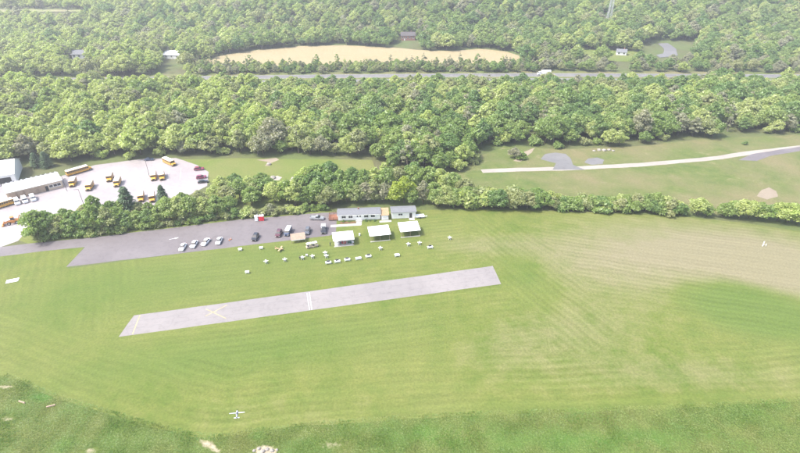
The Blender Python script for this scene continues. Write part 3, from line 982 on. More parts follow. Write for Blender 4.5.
def gn_group(name, coll):
    ng = bpy.data.node_groups.new(name, 'GeometryNodeTree')
    ng.interface.new_socket('Geometry', in_out='INPUT', socket_type='NodeSocketGeometry')
    ng.interface.new_socket('Geometry', in_out='OUTPUT', socket_type='NodeSocketGeometry')
    N, Lk = ng.nodes, ng.links
    gi, go = N.new('NodeGroupInput'), N.new('NodeGroupOutput')
    ci = N.new('GeometryNodeCollectionInfo')
    ci.inputs['Collection'].default_value = coll
    ci.inputs['Separate Children'].default_value = True
    ci.inputs['Reset Children'].default_value = True
    ip = N.new('GeometryNodeInstanceOnPoints')
    ip.inputs['Pick Instance'].default_value = True
    def na(nm, t):
        x = N.new('GeometryNodeInputNamedAttribute'); x.data_type = t
        x.inputs['Name'].default_value = nm
        return x.outputs['Attribute']
    Lk.new(gi.outputs[0], ip.inputs['Points'])
    Lk.new(ci.outputs[0], ip.inputs['Instance'])
    Lk.new(na('form', 'INT'), ip.inputs['Instance Index'])
    Lk.new(na('turn', 'FLOAT_VECTOR'), ip.inputs['Rotation'])
    Lk.new(na('size', 'FLOAT_VECTOR'), ip.inputs['Scale'])
    Lk.new(ip.outputs[0], go.inputs[0])
    return ng

def mass(name, pts, forms_, sizes, turns, group):
    me = bpy.data.meshes.new(name)
    me.from_pydata([tuple(q) for q in pts], [], [])
    k = len(pts)
    me.attributes.new('form', 'INT', 'POINT').data.foreach_set('value', np.array(forms_, np.int32))
    me.attributes.new('size', 'FLOAT_VECTOR', 'POINT').data.foreach_set('vector', np.array(sizes, np.float32).ravel())
    me.attributes.new('turn', 'FLOAT_VECTOR', 'POINT').data.foreach_set('vector', np.array(turns, np.float32).ravel())
    o = link(bpy.data.objects.new(name, me))
    md = o.modifiers.new('scatter', 'NODES'); md.node_group = group
    o['kind'] = 'stuff'
    return o
tree_gn = gn_group('tree_scatter', form_col)

def tree_mass(name, lst, label):
    pts, fi, sz, tn = [], [], [], []
    for x, y, z, kind, hgt, m in lst:
        h0 = {'round': 10.5, 'tall': 12.0, 'sparse': 11.0, 'shrub': 4.0}[kind]
        s = hgt / h0
        w = s * rw_.uniform(1.0, 1.32)
        pts.append((x, y, z)); fi.append(rw_.choice(form_key[(kind, m)])); sz.append((w, w, s)); tn.append((0, 0, rw_.uniform(0, 6.28)))
    o = mass(name, pts, fi, sz, tn, tree_gn)
    tag(o, label, 'wood')
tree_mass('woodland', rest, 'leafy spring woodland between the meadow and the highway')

# ---- woods beyond the highway, up the hillsides
HOUSES_PX = {'red': (408, 40.5), 'barn': (172, 59), 'grey': (80, 59), 'lawn_house': (621, 55.5)}
far = []
hw_np = [(q.x, q.y) for q in HW]
for (x0, x1, y0, y1, st, sd_) in ((-480, 480, 395, 560, 8.2, 5), (-640, 640, 560, 760, 9.8, 6), (-1100, -20, 760, 1050, 12.5, 7), (-1500, 300, 1050, 1900, 17, 8), (-20, 800, 760, 860, 11, 9)):
    q = scatter(x0, x1, y0, y1, st, sd_)
    cp = depth_px(q)
    q = q[(cp > -60) & (cp < 860)]
    hy = np.interp(q[:, 0], [v[0] for v in hw_np], [v[1] for v in hw_np])
    q = q[q[:, 1] > hy + 16]
    for poly in (TAN, LAWN, DRIVE_CLEAR, FAR1):
        q = q[~inside(q, poly)]
    for hp in HOUSES_PX.values():
        b = T(*hp)
        away = np.hypot(q[:, 0] - b.x, q[:, 1] - b.y)
        near = 11 if hp[1] > 50 else 15
        infront = (np.abs(q[:, 0] - b.x * q[:, 1] / b.y) < near) & (q[:, 1] < b.y) & (q[:, 1] > b.y - 62)
        q = q[(away > 11) & ~infront]
    for poly in (FAR1,):
        py_ = np.interp(q[:, 0] / q[:, 1], *zip(*sorted((v.x / v.y, v.y) for v in poly)), left=-1e9, right=-1e9)
        q = q[~((q[:, 1] < py_) & (q[:, 1] > py_ - 35))]
    tz = terrain(q[:, 0], q[:, 1])
    dt = seg_dist(q, TAN, True)
    cp = depth_px(q)
    hy = np.interp(q[:, 0], [v[0] for v in hw_np], [v[1] for v in hw_np])
    for i in range(len(q)):
        x, y = q[i]
        nz = mnoise.noise(Vector((x * .012, y * .012, 9)))
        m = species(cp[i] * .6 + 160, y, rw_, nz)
        kind = rw_.choices(['round', 'tall', 'sparse'], [.7, .22, .04])[0]
        hgt = rw_.choice([rw_.uniform(8, 12), rw_.uniform(11, 16), rw_.uniform(12, 18)]) * (1.0 if y < 700 else 1.15)
        if st > 10: hgt *= 1.25
        if st > 15: hgt *= 1.25
        if y < hy[i] + 60 and 190 < cp[i] < 535:          # thin row below the stubble field
            if rw_.random() < .06: continue
            hgt = rw_.choice([5, 5.5, 6, 6.5, 7, 7, 8, 10, 12])
            if hgt > 7.5: kind = 'sparse'; m = rw_.choice(['leaf_olive', 'leaf_grey', 'leaf_green'])
            elif hgt < 5: kind = 'shrub'
        elif y < 460 and cp[i] > 535:
            hgt *= .62
            if rw_.random() < .3: m = 'leaf_grey'
        if st > 15 and kind == 'sparse': kind = 'round'
        far.append((x, y, float(tz[i]) - .2, kind, hgt, m))
q = scatter(-220, 140, 400, 470, 5.6, 41)
hy = np.interp(q[:, 0], [v[0] for v in hw_np], [v[1] for v in hw_np])
cp = depth_px(q)
ok_ = (cp > 185) & (cp < 540) & (q[:, 1] > hy + 15) & (q[:, 1] < hy + 40)
for x, y in q[ok_]:
    if rw_.random() < .2: continue
    kind = rw_.choice(['round', 'round', 'tall', 'shrub', 'sparse'])
    hgt = {'round': rw_.uniform(4.5, 8), 'tall': rw_.uniform(6, 9.5), 'shrub': rw_.uniform(3, 5), 'sparse': rw_.uniform(7, 11)}[kind]
    far.append((x, y, -.05, kind, hgt, rw_.choice(['leaf_green', 'leaf_olive', 'leaf_green', 'leaf_deep', 'leaf_fresh', 'leaf_grey'])))
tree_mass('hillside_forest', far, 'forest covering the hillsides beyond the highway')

# ---- rough grass tufts
tuft_col = bpy.data.collections.new('tuft_forms')
leaf_mat('tuft_green', (.120, .225, .038), (.190, .270, .060), (.265, .275, .090), .5, .12)
for k in range(4):
    r = np.random.default_rng(60 + k)
    b = MB()
    for i in range(22):
        a = r.uniform(0, 6.28); q = r.uniform(0, .38); hh = r.uniform(.18, .52)
        c = Vector((q * math.cos(a), q * math.sin(a), 0)); dvec = Vector((math.cos(a), math.sin(a), 0)) * r.uniform(.05, .3)
        sd2 = Vector((-math.sin(a), math.cos(a), 0)) * .045
        b.add([c - sd2, c + sd2, c + dvec * .5 + Vector((0, 0, hh * .7)) + sd2 * .6, c + dvec + Vector((0, 0, hh))], [(0, 1, 2), (0, 2, 3)])
    tm_ = b.mesh('tuft', 'tuft_green')
    tm_.attributes.new('lv', 'FLOAT', 'POINT').data.foreach_set('value', r.uniform(.3, .9, len(tm_.vertices)).astype(np.float32))
    o = bpy.data.objects.new('tuft_form_%d' % k, tm_); tuft_col.objects.link(o)
tuft_gn = gn_group('tuft_scatter', tuft_col)
q = scatter(-100, 100, 58, 101, .46, 31)
q = q[inside(q, rough_poly)]
cp = depth_px(q)
q = q[(cp > -30) & (cp < 830)]
ra = rough_attrs(q)
q = q[ra['soil'] < .4 + np.random.default_rng(3).uniform(-.2, .2, len(q))]
dn = np.array([mnoise.noise(Vector((v[0] * .22, v[1] * .22, 1))) for v in q])
rr = np.random.default_rng(4)
sz = (.55 + .25 * rr.random(len(q)))[:, None] * np.array([[1.2, 1.2, .55]])
sz[:, 2] *= np.clip(.7 + 1.1 * dn, .35, 1.5)
tf = mass('rough_grass', np.concatenate([q, np.zeros((len(q), 1))], 1), rr.integers(0, 4, len(q)), sz, np.stack([np.zeros(len(q)), np.zeros(len(q)), rr.uniform(0, 6.28, len(q))], 1), tuft_gn)
tag(tf, 'tall unmown grass in front of the airfield', 'grass')

# ================================================================== BUILDINGS
def gable(x0, x1, y0, y1, ze, zr, over=.35, th=.12):
    """Roof with its ridge along x."""
    ym = (y0 + y1) / 2
    k = (zr - ze) / (ym - y0)
    a, b = y0 - over, y1 + over
    za = ze - k * over
    m = MB()
    m.add([(x, y, z) for x in (x0 - over, x1 + over) for y, z in ((a, za), (ym, zr), (b, za), (b, za + th), (ym, zr + th), (a, za + th))],
          [(0, 1, 7, 6), (1, 2, 8, 7), (2, 3, 9, 8), (3, 4, 10, 9), (4, 5, 11, 10), (5, 0, 6, 11), (0, 5, 4, 1), (1, 4, 3, 2), (6, 7, 10, 11), (7, 8, 9, 10)])
    return m

def walls(x0, x1, y0, y1, z0, ze, zr, th=.12):
    """Outer walls with gable ends, ridge along x."""
    ym = (y0 + y1) / 2
    m = MB()
    m.box(x0, x1, y0, y1, z0, ze)
    m.add([(x0, y0, ze), (x0, y1, ze), (x0, ym, zr), (x1, y0, ze), (x1, y1, ze), (x1, ym, zr)], [(0, 1, 2), (3, 5, 4), (0, 2, 5, 3), (2, 1, 4, 5)])
    return m

def window(parent, x, y, z, w, h, side=-1, frame='paint_white', muntin=True):
    """Framed window on a wall that faces -y."""
    f = MB()
    t = .09
    for a, b, c, d in ((x - w / 2 - t, x + w / 2 + t, z - h / 2 - t, z - h / 2), (x - w / 2 - t, x + w / 2 + t, z + h / 2, z + h / 2 + t),
                       (x - w / 2 - t, x - w / 2, z - h / 2, z + h / 2), (x + w / 2, x + w / 2 + t, z - h / 2, z + h / 2)):
        f.box(a, b, y - .07, y - .003, c, d)
    if muntin:
        f.box(x - .03, x + .03, y - .06, y - .003, z - h / 2, z + h / 2)
    win = f.build('window', frame, parent)
    MB().box(x - w / 2, x + w / 2, y - .03, y - .004, z - h / 2, z + h / 2).build('pane', 'window_glass', win)
    MB().box(x - w / 2 - .15, x + w / 2 + .15, y - .16, y - .004, z - h / 2 - t - .07, z - h / 2 - t - .004).build('sill', frame, win)
    return win

# ---- clubhouse
A, B = P(338.3, 221.2), P(380.3, 219.6)
L = (B - A).length; rz = math.atan2(B.y - A.y, B.x - A.x)
club = empty('clubhouse', A, rz, 'long low white clubhouse with grey roof beside the asphalt', 'building')
walls(0, L, 0, 5.0, .30, 2.75, 3.35).build('wall', 'siding_white', club)
MB().box(.12, L - .12, .12, 4.88, 0, .30).build('foundation', 'concrete', club)
rf = gable(0, L, 0, 5.0, 2.78, 3.4).build('roof', 'roof_grey', club)
MB().box(L * .47, L * .47 + .5, 3.0, 3.5, 3.1, 4.0).build('chimney', 'brick_red', rf)
for t in (.135, .295, .665, .825):
    window(club, L * t, 0, 1.75, 1.55, 1.05)
d = MB().box(L * .43, L * .43 + .95, -.05, -.004, .32, 2.38).build('door', 'paint_white', club)
MB().box(L * .43 + .2, L * .43 + .75, -.075, -.052, 1.5, 2.2).build('pane', 'window_glass', d)
MB().box(L * .43 + .80, L * .43 + .88, -.11, -.055, 1.25, 1.33).build('handle', 'steel', d)
d = MB().box(L * .43 + 1.05, L * .43 + 2.0, -.05, -.004, .32, 2.38).build('door', 'paint_white', club)
MB().box(L * .43 + 1.25, L * .43 + 1.8, -.075, -.052, 1.5, 2.2).build('pane', 'window_glass', d)
MB().box(L * .43 + 1.12, L * .43 + 1.20, -.11, -.055, 1.25, 1.33).build('handle', 'steel', d)
g_ = MB()
g_.box(-.36, L + .36, -.52, -.40, 2.56, 2.68)
g_.build('gutter', 'paint_white', club)
MB().box(L * .43 - .25, L * .43 + 2.25, -1.15, -.06, .02, .28).build('step', 'concrete', club)
# wooden deck at the left end, with posts and rails
dk = empty('wooden_deck', club.matrix_basis @ Vector((-3.7, .4, 0)), rz, 'red-brown timber deck with railing at the left end of the clubhouse', 'deck')
for i in range(14):
    MB().box(.02 + i * .255, .245 + i * .255, 0, 4.6, .46, .50).build('plank', 'wood_red', dk)
MB().box(.05, 3.55, .1, 4.5, .30, .455).build('joist_frame', 'wood_red', dk)
for x, y in [(.06, .08), (1.8, .08), (3.5, .08), (.06, 2.3), (.06, 4.5), (1.8, 4.5), (3.5, 4.5)]:
    MB().box(x - .06, x + .06, y - .06, y + .06, 0, 1.5).build('post', 'wood_red', dk)
for z in (.8, 1.1, 1.42):
    MB().box(.02, 3.5, .03, .07, z, z + .09).build('rail', 'wood_red', dk)
    MB().box(.01, .05, .08, 4.5, z, z + .09).build('rail', 'wood_red', dk)
    MB().box(.02, 3.5, 4.46, 4.51, z, z + .09).build('rail', 'wood_red', dk)
# walk and mulch bed
sheet('concrete_walk', PX([(331, 226), (331, 223), (339, 222.2), (339, 225.2)]) and [P(330.5, 227.3), P(361.5, 225.3), P(361.8, 221.0), P(356.5, 221.2), P(356.3, 223.5), P(330.8, 225.0)], .020, 'concrete', 0)
bed = sheet('mulch_bed', [P(340, 224.0), P(355.8, 223.1), P(355.8, 221.4), P(340, 222.1)], .024, 'mulch', 0)
for k, (x, s) in enumerate(((343.5, .26), (349, .24), (366, .28), (370, .2), (374.5, .28))):
    plant('shrub', P(x, 222.2 - (x - 338) * .037), s, s * .85, 'leaf_deep', f'{nth(k)} low dark shrub from the left along the clubhouse front', 'shrubs along the clubhouse front')

# ---- small shed between clubhouse and garage
A2 = P(381.6, 220.6)
shed = empty('shed', A2 + Vector((0, .4, 0)), rz, 'small shed with tan boarded roof between the clubhouse and the garage', 'shed')
walls(.0, 2.7, 0, 4.2, .08, 2.1, 2.5).build('wall', 'siding_white', shed)
m = MB()
rfs = empty('roof', (0, 0, 0)); rfs.parent = shed
for i in range(10):
    y0 = -.35 + i * .49
    zz = 2.24 + i * .085
    MB().box(-.25, 2.95, y0, y0 + .47, zz, zz + .06).build('board', 'wood_tan', rfs)
MB().box(-.05, 2.75, -.03, 4.23, 0, .08).build('base', 'concrete', shed)
for x in (.42, 1.38):
    d = MB().box(x, x + .9, -.05, -.004, .1, 1.95).build('door', 'paint_white', shed)
    MB().box(x + .08, x + .82, -.062, -.051, .95, 1.03).build('brace', 'wood_tan', d)
MB().box(-1.25, .0, .5, 1.2, .0, 1.3).build('side_box', 'roof_dark', shed)
slab = sheet('concrete_walk', [P(379.5, 222.6), P(391.5, 221.8), P(391.5, 220.1), P(379.5, 220.8)], .020, 'concrete', 0)

# ---- garage building
A3, B3 = P(391.8, 219.0), P(415.6, 217.9)
L3 = (B3 - A3).length; rz3 = math.atan2(B3.y - A3.y, B3.x - A3.x)
gar = empty('garage', A3, rz3, 'short white garage with grey roof and dark doorway right of the clubhouse', 'building')
walls(0, L3, 0, 4.8, .14, 2.85, 3.4).build('wall', 'siding_white', gar)
MB().box(.1, L3 - .1, .1, 4.7, 0, .14).build('foundation', 'concrete', gar)
gable(0, L3, 0, 4.8, 2.88, 3.45).build('roof', 'roof_grey', gar)
window(gar, L3 * .36, 0, 1.85, 1.6, .8)
d = MB().box(L3 * .735, L3 * .735 + 1.1, -.06, -.004, .2, 2.35).build('door', 'black_trim', gar)
MB().box(L3 * .735 + .12, L3 * .735 + .2, -.11, -.062, 1.2, 1.3).build('handle', 'steel', d)
fr = MB()
fr.box(L3 * .735 - .1, L3 * .735, -.08, -.004, .16, 2.45).box(L3 * .735 + 1.1, L3 * .735 + 1.2, -.08, -.004, .16, 2.45).box(L3 * .735, L3 * .735 + 1.1, -.08, -.004, 2.35, 2.45)
fr.build('door_frame', 'paint_white', gar)
MB().box(L3 * .72, L3 * .72 + 2.1, -1.35, -.09, .02, .16).box(L3 * .72, L3 * .72 + 2.1, -1.75, -1.353, .02, .10).build('step', 'concrete', gar)

# ---- flat white trailer right of the garage
tr = empty('utility_trailer', P(420, 217.3), rz3, 'flat white utility trailer parked at the right end of the garage', 'trailer')
MB().box(-1.7, 1.7, -1.0, 1.0, .52, .66).build('deck', 'plastic_white', tr)
for a in ((-1.7, 1.7, -1.0, -.93), (-1.7, 1.7, .93, 1.0)):
    MB().box(a[0], a[1], a[2], a[3], .663, .95).build('side_rail', 'plastic_white', tr)
m = MB(); m.tube((1.7, -.7, .5), (2.9, 0, .5), .05).tube((1.7, .7, .5), (2.9, 0, .5), .05); m.build('tongue', 'plastic_white', tr)
MB().tube((2.8, 0, 0), (2.8, 0, .75), .04).build('jack', 'steel', tr)
for y in (-1.13, 1.13):
    MB().tube((0, y - .1, .33), (0, y + .1, .33), .33, seg=12).build('wheel', 'rubber', tr)

# ---- pavilions
def pavilion(a, b, depth, label):
    A, B = P(*a), P(*b)
    L = (B - A).length; rz = math.atan2(B.y - A.y, B.x - A.x)
    e = empty('pavilion', A, rz, label, 'pavilion', 'open pavilions in front of the clubhouse')
    MB().add([(x, y, 2.56 + (y + .35) * .09 + dz) for dz in (0, .1) for x, y in ((-.35, -.35), (L + .35, -.35), (L + .35, depth + .35), (-.35, depth + .35))],
             [(0, 3, 2, 1), (4, 5, 6, 7), (0, 1, 5, 4), (1, 2, 6, 5), (2, 3, 7, 6), (3, 0, 4, 7)]).build('roof', 'roof_white', e)
    MB().box(-.2, L + .2, -.25, .12, .02, .16).build('kerb', 'concrete', e)
    for i in range(3):
        for y in (.15, depth - .15):
            x = .15 + i * (L - .3) / 2
            MB().box(x - .05, x + .05, y - .05, y + .05, .0, 2.40 + (0 if y < 1 else .62)).build('post', 'wood_pale', e)
    for y in (.15, depth - .15):
        MB().box(0, L, y - .05, y + .05, 2.40 + (0 if y < 1 else .6), 2.55 + (0 if y < 1 else .55)).build('beam', 'wood_pale', e)
    for x in (.15, L / 2, L - .15):
        MB().tube((x, .25, 2.48), (x, depth - .25, 2.98), .05, seg=4).build('rafter', 'wood_pale', e)
    return e, L
p1, pl1 = pavilion((334.5, 247.0), (353.6, 245.1), 4.7, 'white-roofed open pavilion nearest the asphalt with seats under it')
p2, pl2 = pavilion((370.8, 242.0), (390.0, 240.0), 5.4, 'white-roofed open pavilion in the middle of the three')
p3, pl3 = pavilion((401.2, 237.6), (419.4, 235.9), 5.4, 'white-roofed open pavilion farthest right, in front of the garage')
for i, (pv, pl) in enumerate(((p1, pl1), (p2, pl2), (p3, pl3))):
    c = [pv.matrix_basis @ Vector(q) for q in ((.1, .14, 0), (pl - .1, .14, 0), (pl - .1, 4.5, 0), (.1, 4.5, 0))]
    if i == 0:
        sheet('pavilion_floor', c, .026, 'concrete', 0)
    else:
        sheet('darker_grass', wobble(c, .3, 1, True, i), .015, 'rough_grass_ground', 0)  # patch of darker rough grass laid under the roof

# picnic table and folding chairs under the first pavilion
def picnic_table(loc, rz, label, group=None):
    e = empty('picnic_table', loc, rz, label, 'table', group)
    for i in range(5):
        MB().box(-.95, .95, -.37 + i * .15, -.23 + i * .15, .72, .76).build('plank', 'wood_pale', e)
    for s in (-1, 1):
        MB().box(-.95, .95, s * .72 - .13, s * .72 + .13, .42, .46).build('bench', 'wood_pale', e)
    for x in (-.65, .65):
        m = MB()
        m.tube((x, -.62, .015), (x, -.18, .72), .04).tube((x, .62, .015), (x, .18, .72), .04).tube((x, -.75, .38), (x, .75, .38), .035)
        m.build('leg_frame', 'wood_pale', e)
    return e
def chair(loc, rz, mat, label):
    e = empty('folding_chair', loc, rz, label, 'chair', 'chairs under the pavilion')
    MB().box(-.28, .28, -.28, .28, .42, .47).build('seat', mat, e)
    MB().add([(-.28, .27, .45), (.28, .27, .45), (.28, .40, 1.0), (-.28, .40, 1.0), (-.28, .31, .45), (.28, .31, .45), (.28, .44, 1.0), (-.28, .44, 1.0)],
             [(0, 1, 2, 3), (7, 6, 5, 4), (0, 4, 5, 1), (1, 5, 6, 2), (2, 6, 7, 3), (3, 7, 4, 0)]).build('backrest', mat, e)
    for sx in (-1, 1):
        MB().tube((sx * .26, -.3, 0), (sx * .26, .26, .43), .02).build('leg', 'steel', e)
        MB().tube((sx * .26, .34, 0), (sx * .26, -.26, .43), .02).build('leg', 'steel', e)
    return e
M1 = p1.matrix_basis
rz1 = p1.rotation_euler[2]
for x, y, m_, lb in ((1.4, 1.2, 'plastic_white', 'white chair at the left under the seated pavilion'), (2.3, 1.0, 'chair_grey', 'dark grey chair under the seated pavilion'), (3.1, 1.3, 'chair_red', 'left red chair under the seated pavilion'),
                     (3.9, 1.0, 'chair_red', 'right red chair under the seated pavilion'), (5.2, 1.2, 'chair_green', 'left dark green chair under the seated pavilion'), (5.9, .9, 'chair_green', 'right dark green chair under the seated pavilion'), (6.8, 1.1, 'plastic_white', 'white chair at the right under the seated pavilion')):
    v = M1 @ Vector((x, y, 0)); v.z = .026
    chair(v, rz1 + rs.uniform(-.4, .4) + math.pi * 0, m_, lb)
for x, lb in ((2.4, 'left wooden picnic table under the seated pavilion'), (5.4, 'right wooden picnic table under the seated pavilion')):
    v = M1 @ Vector((x, 2.8, 0)); v.z = .026
    picnic_table(v, rz1, lb, 'picnic tables under the pavilion')

# ---- little tan-roofed shelter on the grass edge
sh = empty('boarded_shelter', P(291.5, 243.6), heading(291, 243, 12, -1.5), 'low shelter with pale tan boarded roof at the asphalt edge', 'shelter')
for i in range(8):
    MB().box(-.1, 5.2, -.2 + i * .42, .2 + i * .42, 1.5 + i * .1, 1.56 + i * .1).build('roof_board', 'wood_pale', sh)
for x in (.15, 2.55, 4.95):
    MB().box(x - .06, x + .06, .05, .17, 0, 1.49).build('post', 'wood_pale', sh)
    MB().box(x - .06, x + .06, 2.75, 2.87, 0, 2.16).build('post', 'wood_pale', sh)
MB().box(.1, 5.0, -.23, -.17, 1.2, 1.47).build('fascia', 'paint_white', sh)

# ---- bus yard: long depot and big white hall
C0, C1 = P(9.0, 200.5), P(64.0, 187.0)
Ld = (C1 - C0).length; rzd = math.atan2(C1.y - C0.y, C1.x - C0.x)
dep = empty('bus_depot', C0, rzd, 'long low depot with flat white roof and beige front in the bus yard', 'building')
MB().box(0, Ld, 0, 11.0, 0, 3.3).build('wall', 'wall_beige', dep)
rf = MB().box(-.3, Ld + .3, -.3, 11.3, 3.303, 3.55).build('roof', 'roof_white', dep)
n_ = 22
for i in range(n_):
    x = (i + .2) * Ld / n_
    MB().box(x, x + .55 * Ld / n_, 11.0, 11.25, 3.553, 3.95).build('parapet_block', 'roof_dark' if i % 2 == 0 else 'galvanised', rf)
for i in range(5):
    x = Ld * (.03 + i * .125)
    d = MB().box(x, x + 3.0, -.06, -.004, .05, 2.8).build('garage_door', 'wood_pale', dep)
    for k in range(3):
        MB().box(x + .05, x + 2.95, -.075, -.062, .7 + k * .7, .74 + k * .7).build('joint', 'wall_beige', d)
MB().box(Ld * .67, Ld * .67 + 1.1, -.07, -.004, .05, 2.3).build('door', 'black_trim', dep)
for t in (.78, .86, .93):
    window(dep, Ld * t, 0, 1.8, 1.3, 1.1, muntin=False)
E0 = P(-34, 191.5)
E1 = P(17.5, 183.0)
Lh = (E1 - E0).length; rzh = math.atan2(E1.y - E0.y, E1.x - E0.x)
hall = empty('metal_hall', E0, rzh, 'tall white metal hall with dark doorway cut by the left picture edge', 'building')
walls(0, Lh, 0, 20, 0, 4.6, 8.0).build('wall', 'siding_white', hall)
gable(0, Lh, 0, 20, 4.65, 8.1, .4, .15).build('roof', 'roof_white', hall)
MB().box(Lh - 6.2, Lh - 1.6, -.06, -.004, .02, 3.4).build('doorway', 'black_trim', hall)
MB().box(Lh - 12.2, Lh - 8.0, -.06, -.004, .02, 3.4).build('roller_door', 'galvanised', hall)
sw = sheet('concrete_apron', PX([(14, 186), (26, 180), (36, 178), (44, 180), (30, 184), (16, 190)]), .019, 'concrete', 0)

# ---- houses beyond the highway
def house(name, px, w, dpt, zw, zr, wallm, roofm, label, rz=0.0, nwin=3, dark=False):
    b = T(*px)
    e = empty(name, b, rz, label, 'house')
    walls(-w / 2, w / 2, 0, dpt, -.5, zw, zr).build('wall', wallm, e)
    rf = gable(-w / 2, w / 2, 0, dpt, zw + .04, zr + .04, .5, .15).build('roof', roofm, e)
    MB().box(w * .2, w * .2 + .8, dpt * .5, dpt * .5 + .8, zr - .5, zr + 1.3).build('chimney', 'brick_red', rf)
    for i in range(nwin):
        window(e, -w / 2 + w * (i + .5) / nwin, 0, zw * .62, 1.5, 1.5)
    MB().box(-w / 2 + w / nwin - .5, -w / 2 + w / nwin + .5, -.06, -.004, 0, 2.1).build('door', 'paint_white', e)
    return e
house('brick_house', HOUSES_PX['red'], 15, 9, 5.0, 8.0, 'brick_red', 'roof_dark', 'red-brown house with white windows among trees above the tan field', 0, 4)
house('white_roofed_barn', HOUSES_PX['barn'], 17, 12, 3.6, 6.4, 'siding_white', 'roof_white', 'white-roofed barn among trees at the left end of the tan field', R(-12), 3)
house('farmhouse', HOUSES_PX['grey'], 13, 9, 4.2, 7.2, 'siding_white', 'roof_grey', 'grey-roofed house almost hidden among trees on the far left', R(6), 3)
house('cottage', HOUSES_PX['lawn_house'], 9, 7, 3.0, 5.2, 'siding_white', 'roof_grey', 'small grey-roofed cottage on the lawn beyond the highway', R(-18), 2)

# ---- lattice tower on the hill
tb_ = T(607.3, 27)
tw = empty('lattice_tower', tb_, 0, 'tall grey lattice tower rising from the hillside forest', 'tower')
H_ = 52.0
for sx in (-1, 1):
    for sy in (-1, 1):
        MB().tube((sx * 2.3, sy * 2.3, -.6), (sx * .7, sy * .7, H_), .30, .2, 5).build('leg', 'galvanised', tw)
br = MB()
for i in range(16):
    z0, z1 = i * H_ / 16, (i + 1) * H_ / 16
    r0, r1 = 2.3 - 1.6 * z0 / H_, 2.3 - 1.6 * z1 / H_
    cs0 = [(-r0, -r0), (r0, -r0), (r0, r0), (-r0, r0)]; cs1 = [(-r1, -r1), (r1, -r1), (r1, r1), (-r1, r1)]
    for k in range(4):
        a, b = cs0[k], cs1[(k + 1) % 4]
        br.tube((*a, z0), (*b, z1), .07, seg=4)
        a, b = cs0[(k + 1) % 4], cs1[k]
        br.tube((*a, z0), (*b, z1), .07, seg=4)
        br.tube((*cs1[k], z1), (*cs1[(k + 1) % 4], z1), .06, seg=4)
br.build('bracing', 'galvanised', tw)

# ================================================================== VEHICLES
def wheels(e, xs_, hw, r, w=.24):
    for x in xs_:
        for s in (-1, 1):
            y0 = s * (hw - w); y1 = s * (hw + .015)
            wl_ = MB().tube((x, y0, r), (x, y1, r), r, seg=14).build('wheel', 'rubber', e)
            MB().tube((x, s * (hw + .016), r), (x, s * (hw + .03), r), r * .58, seg=10).build('rim', 'steel', wl_)

def car(loc, rz, kind, paint, label, group=None, roof=None):
    e = empty({'pickup': 'pickup_truck', 'suv': 'parked_car', 'sedan': 'parked_car', 'van': 'parked_van'}[kind], loc, rz, label, {'pickup': 'truck', 'van': 'van'}.get(kind, 'car'), group)
    b = MB(); gl = MB(); rf = MB()
    if kind == 'sedan':
        Lc, hw, r = 2.3, .9, .32
        b.stack([(.2, -2.2, 2.2, .82), (.32, -2.3, 2.3, .9), (.62, -2.3, 2.28, .91), (.80, -2.24, 2.2, .88), (.92, -2.1, 1.55, .82)], r=.32)
        gl.stack([(.921, -1.75, 1.0, .78), (1.36, -1.15, .25, .64)], r=.2)
        rf.stack([(1.361, -1.12, .22, .63), (1.44, -.95, .05, .55)], r=.25)
    elif kind == 'suv':
        Lc, hw, r = 2.3, .95, .37
        b.stack([(.26, -2.2, 2.2, .87), (.4, -2.3, 2.3, .95), (.8, -2.3, 2.28, .96), (.98, -2.25, 2.15, .93), (1.08, -2.2, 1.45, .88)], r=.3)
        gl.stack([(1.081, -2.15, 1.1, .86), (1.58, -1.85, .35, .74)], r=.2)
        rf.stack([(1.581, -1.84, .33, .73), (1.70, -1.7, .1, .66)], r=.25)
    elif kind == 'van':
        Lc, hw, r = 2.7, 1.0, .36
        b.stack([(.25, -2.6, 2.6, .9), (.4, -2.7, 2.7, .99), (1.0, -2.7, 2.6, 1.0), (1.25, -2.68, 2.05, .97)], r=.3)
        gl.stack([(1.251, -2.64, 1.9, .94), (1.75, -2.5, 1.25, .88)], r=.2)
        rf.stack([(1.751, -2.5, 1.25, .88), (2.0, -2.35, .9, .8)], r=.3)
    else:
        Lc, hw, r = 2.75, .98, .39
        b.stack([(.3, -2.7, 2.65, .9), (.45, -2.75, 2.75, .98), (.85, -2.75, 2.72, .99), (.93, -2.75, 2.6, .97)], r=.25)
        b.box(-2.72, -.62, -.97, -.85, .931, 1.18).box(-2.72, -.62, .85, .97, .931, 1.18).box(-2.75, -2.65, -.85, .85, .931, 1.18)
        b.stack([(.931, -.6, 2.55, .96), (1.12, -.6, 1.5, .93)], r=.2)
        gl.stack([(1.121, -.55, 1.3, .9), (1.65, -.4, .55, .76)], r=.15)
        rf.stack([(1.651, -.42, .55, .77), (1.78, -.3, .4, .7)], r=.2)
    b.build('body', paint, e, smooth=False)
    gl.build('windows', 'window_glass', e)
    rf.build('roof', roof or paint, e)
    for s in (-1, 1):
        MB().box(Lc - .09, Lc + .012, s * hw * .68 - .16, s * hw * .68 + .16, .60, .74).build('headlight', 'lamp_clear', e)
        MB().box(-Lc - .012, -Lc + .09, s * hw * .74 - .12, s * hw * .74 + .12, .62, .80).build('tail_light', 'lamp_red', e)
        MB().box(.75, .95, s * (hw + .02) - .02 if s > 0 else -hw - .17, s * (hw + .02) + .15 if s > 0 else -hw, .95, 1.08).build('mirror', 'black_trim', e)
    wheels(e, (-Lc * .60, Lc * .62), hw, r)
    return e

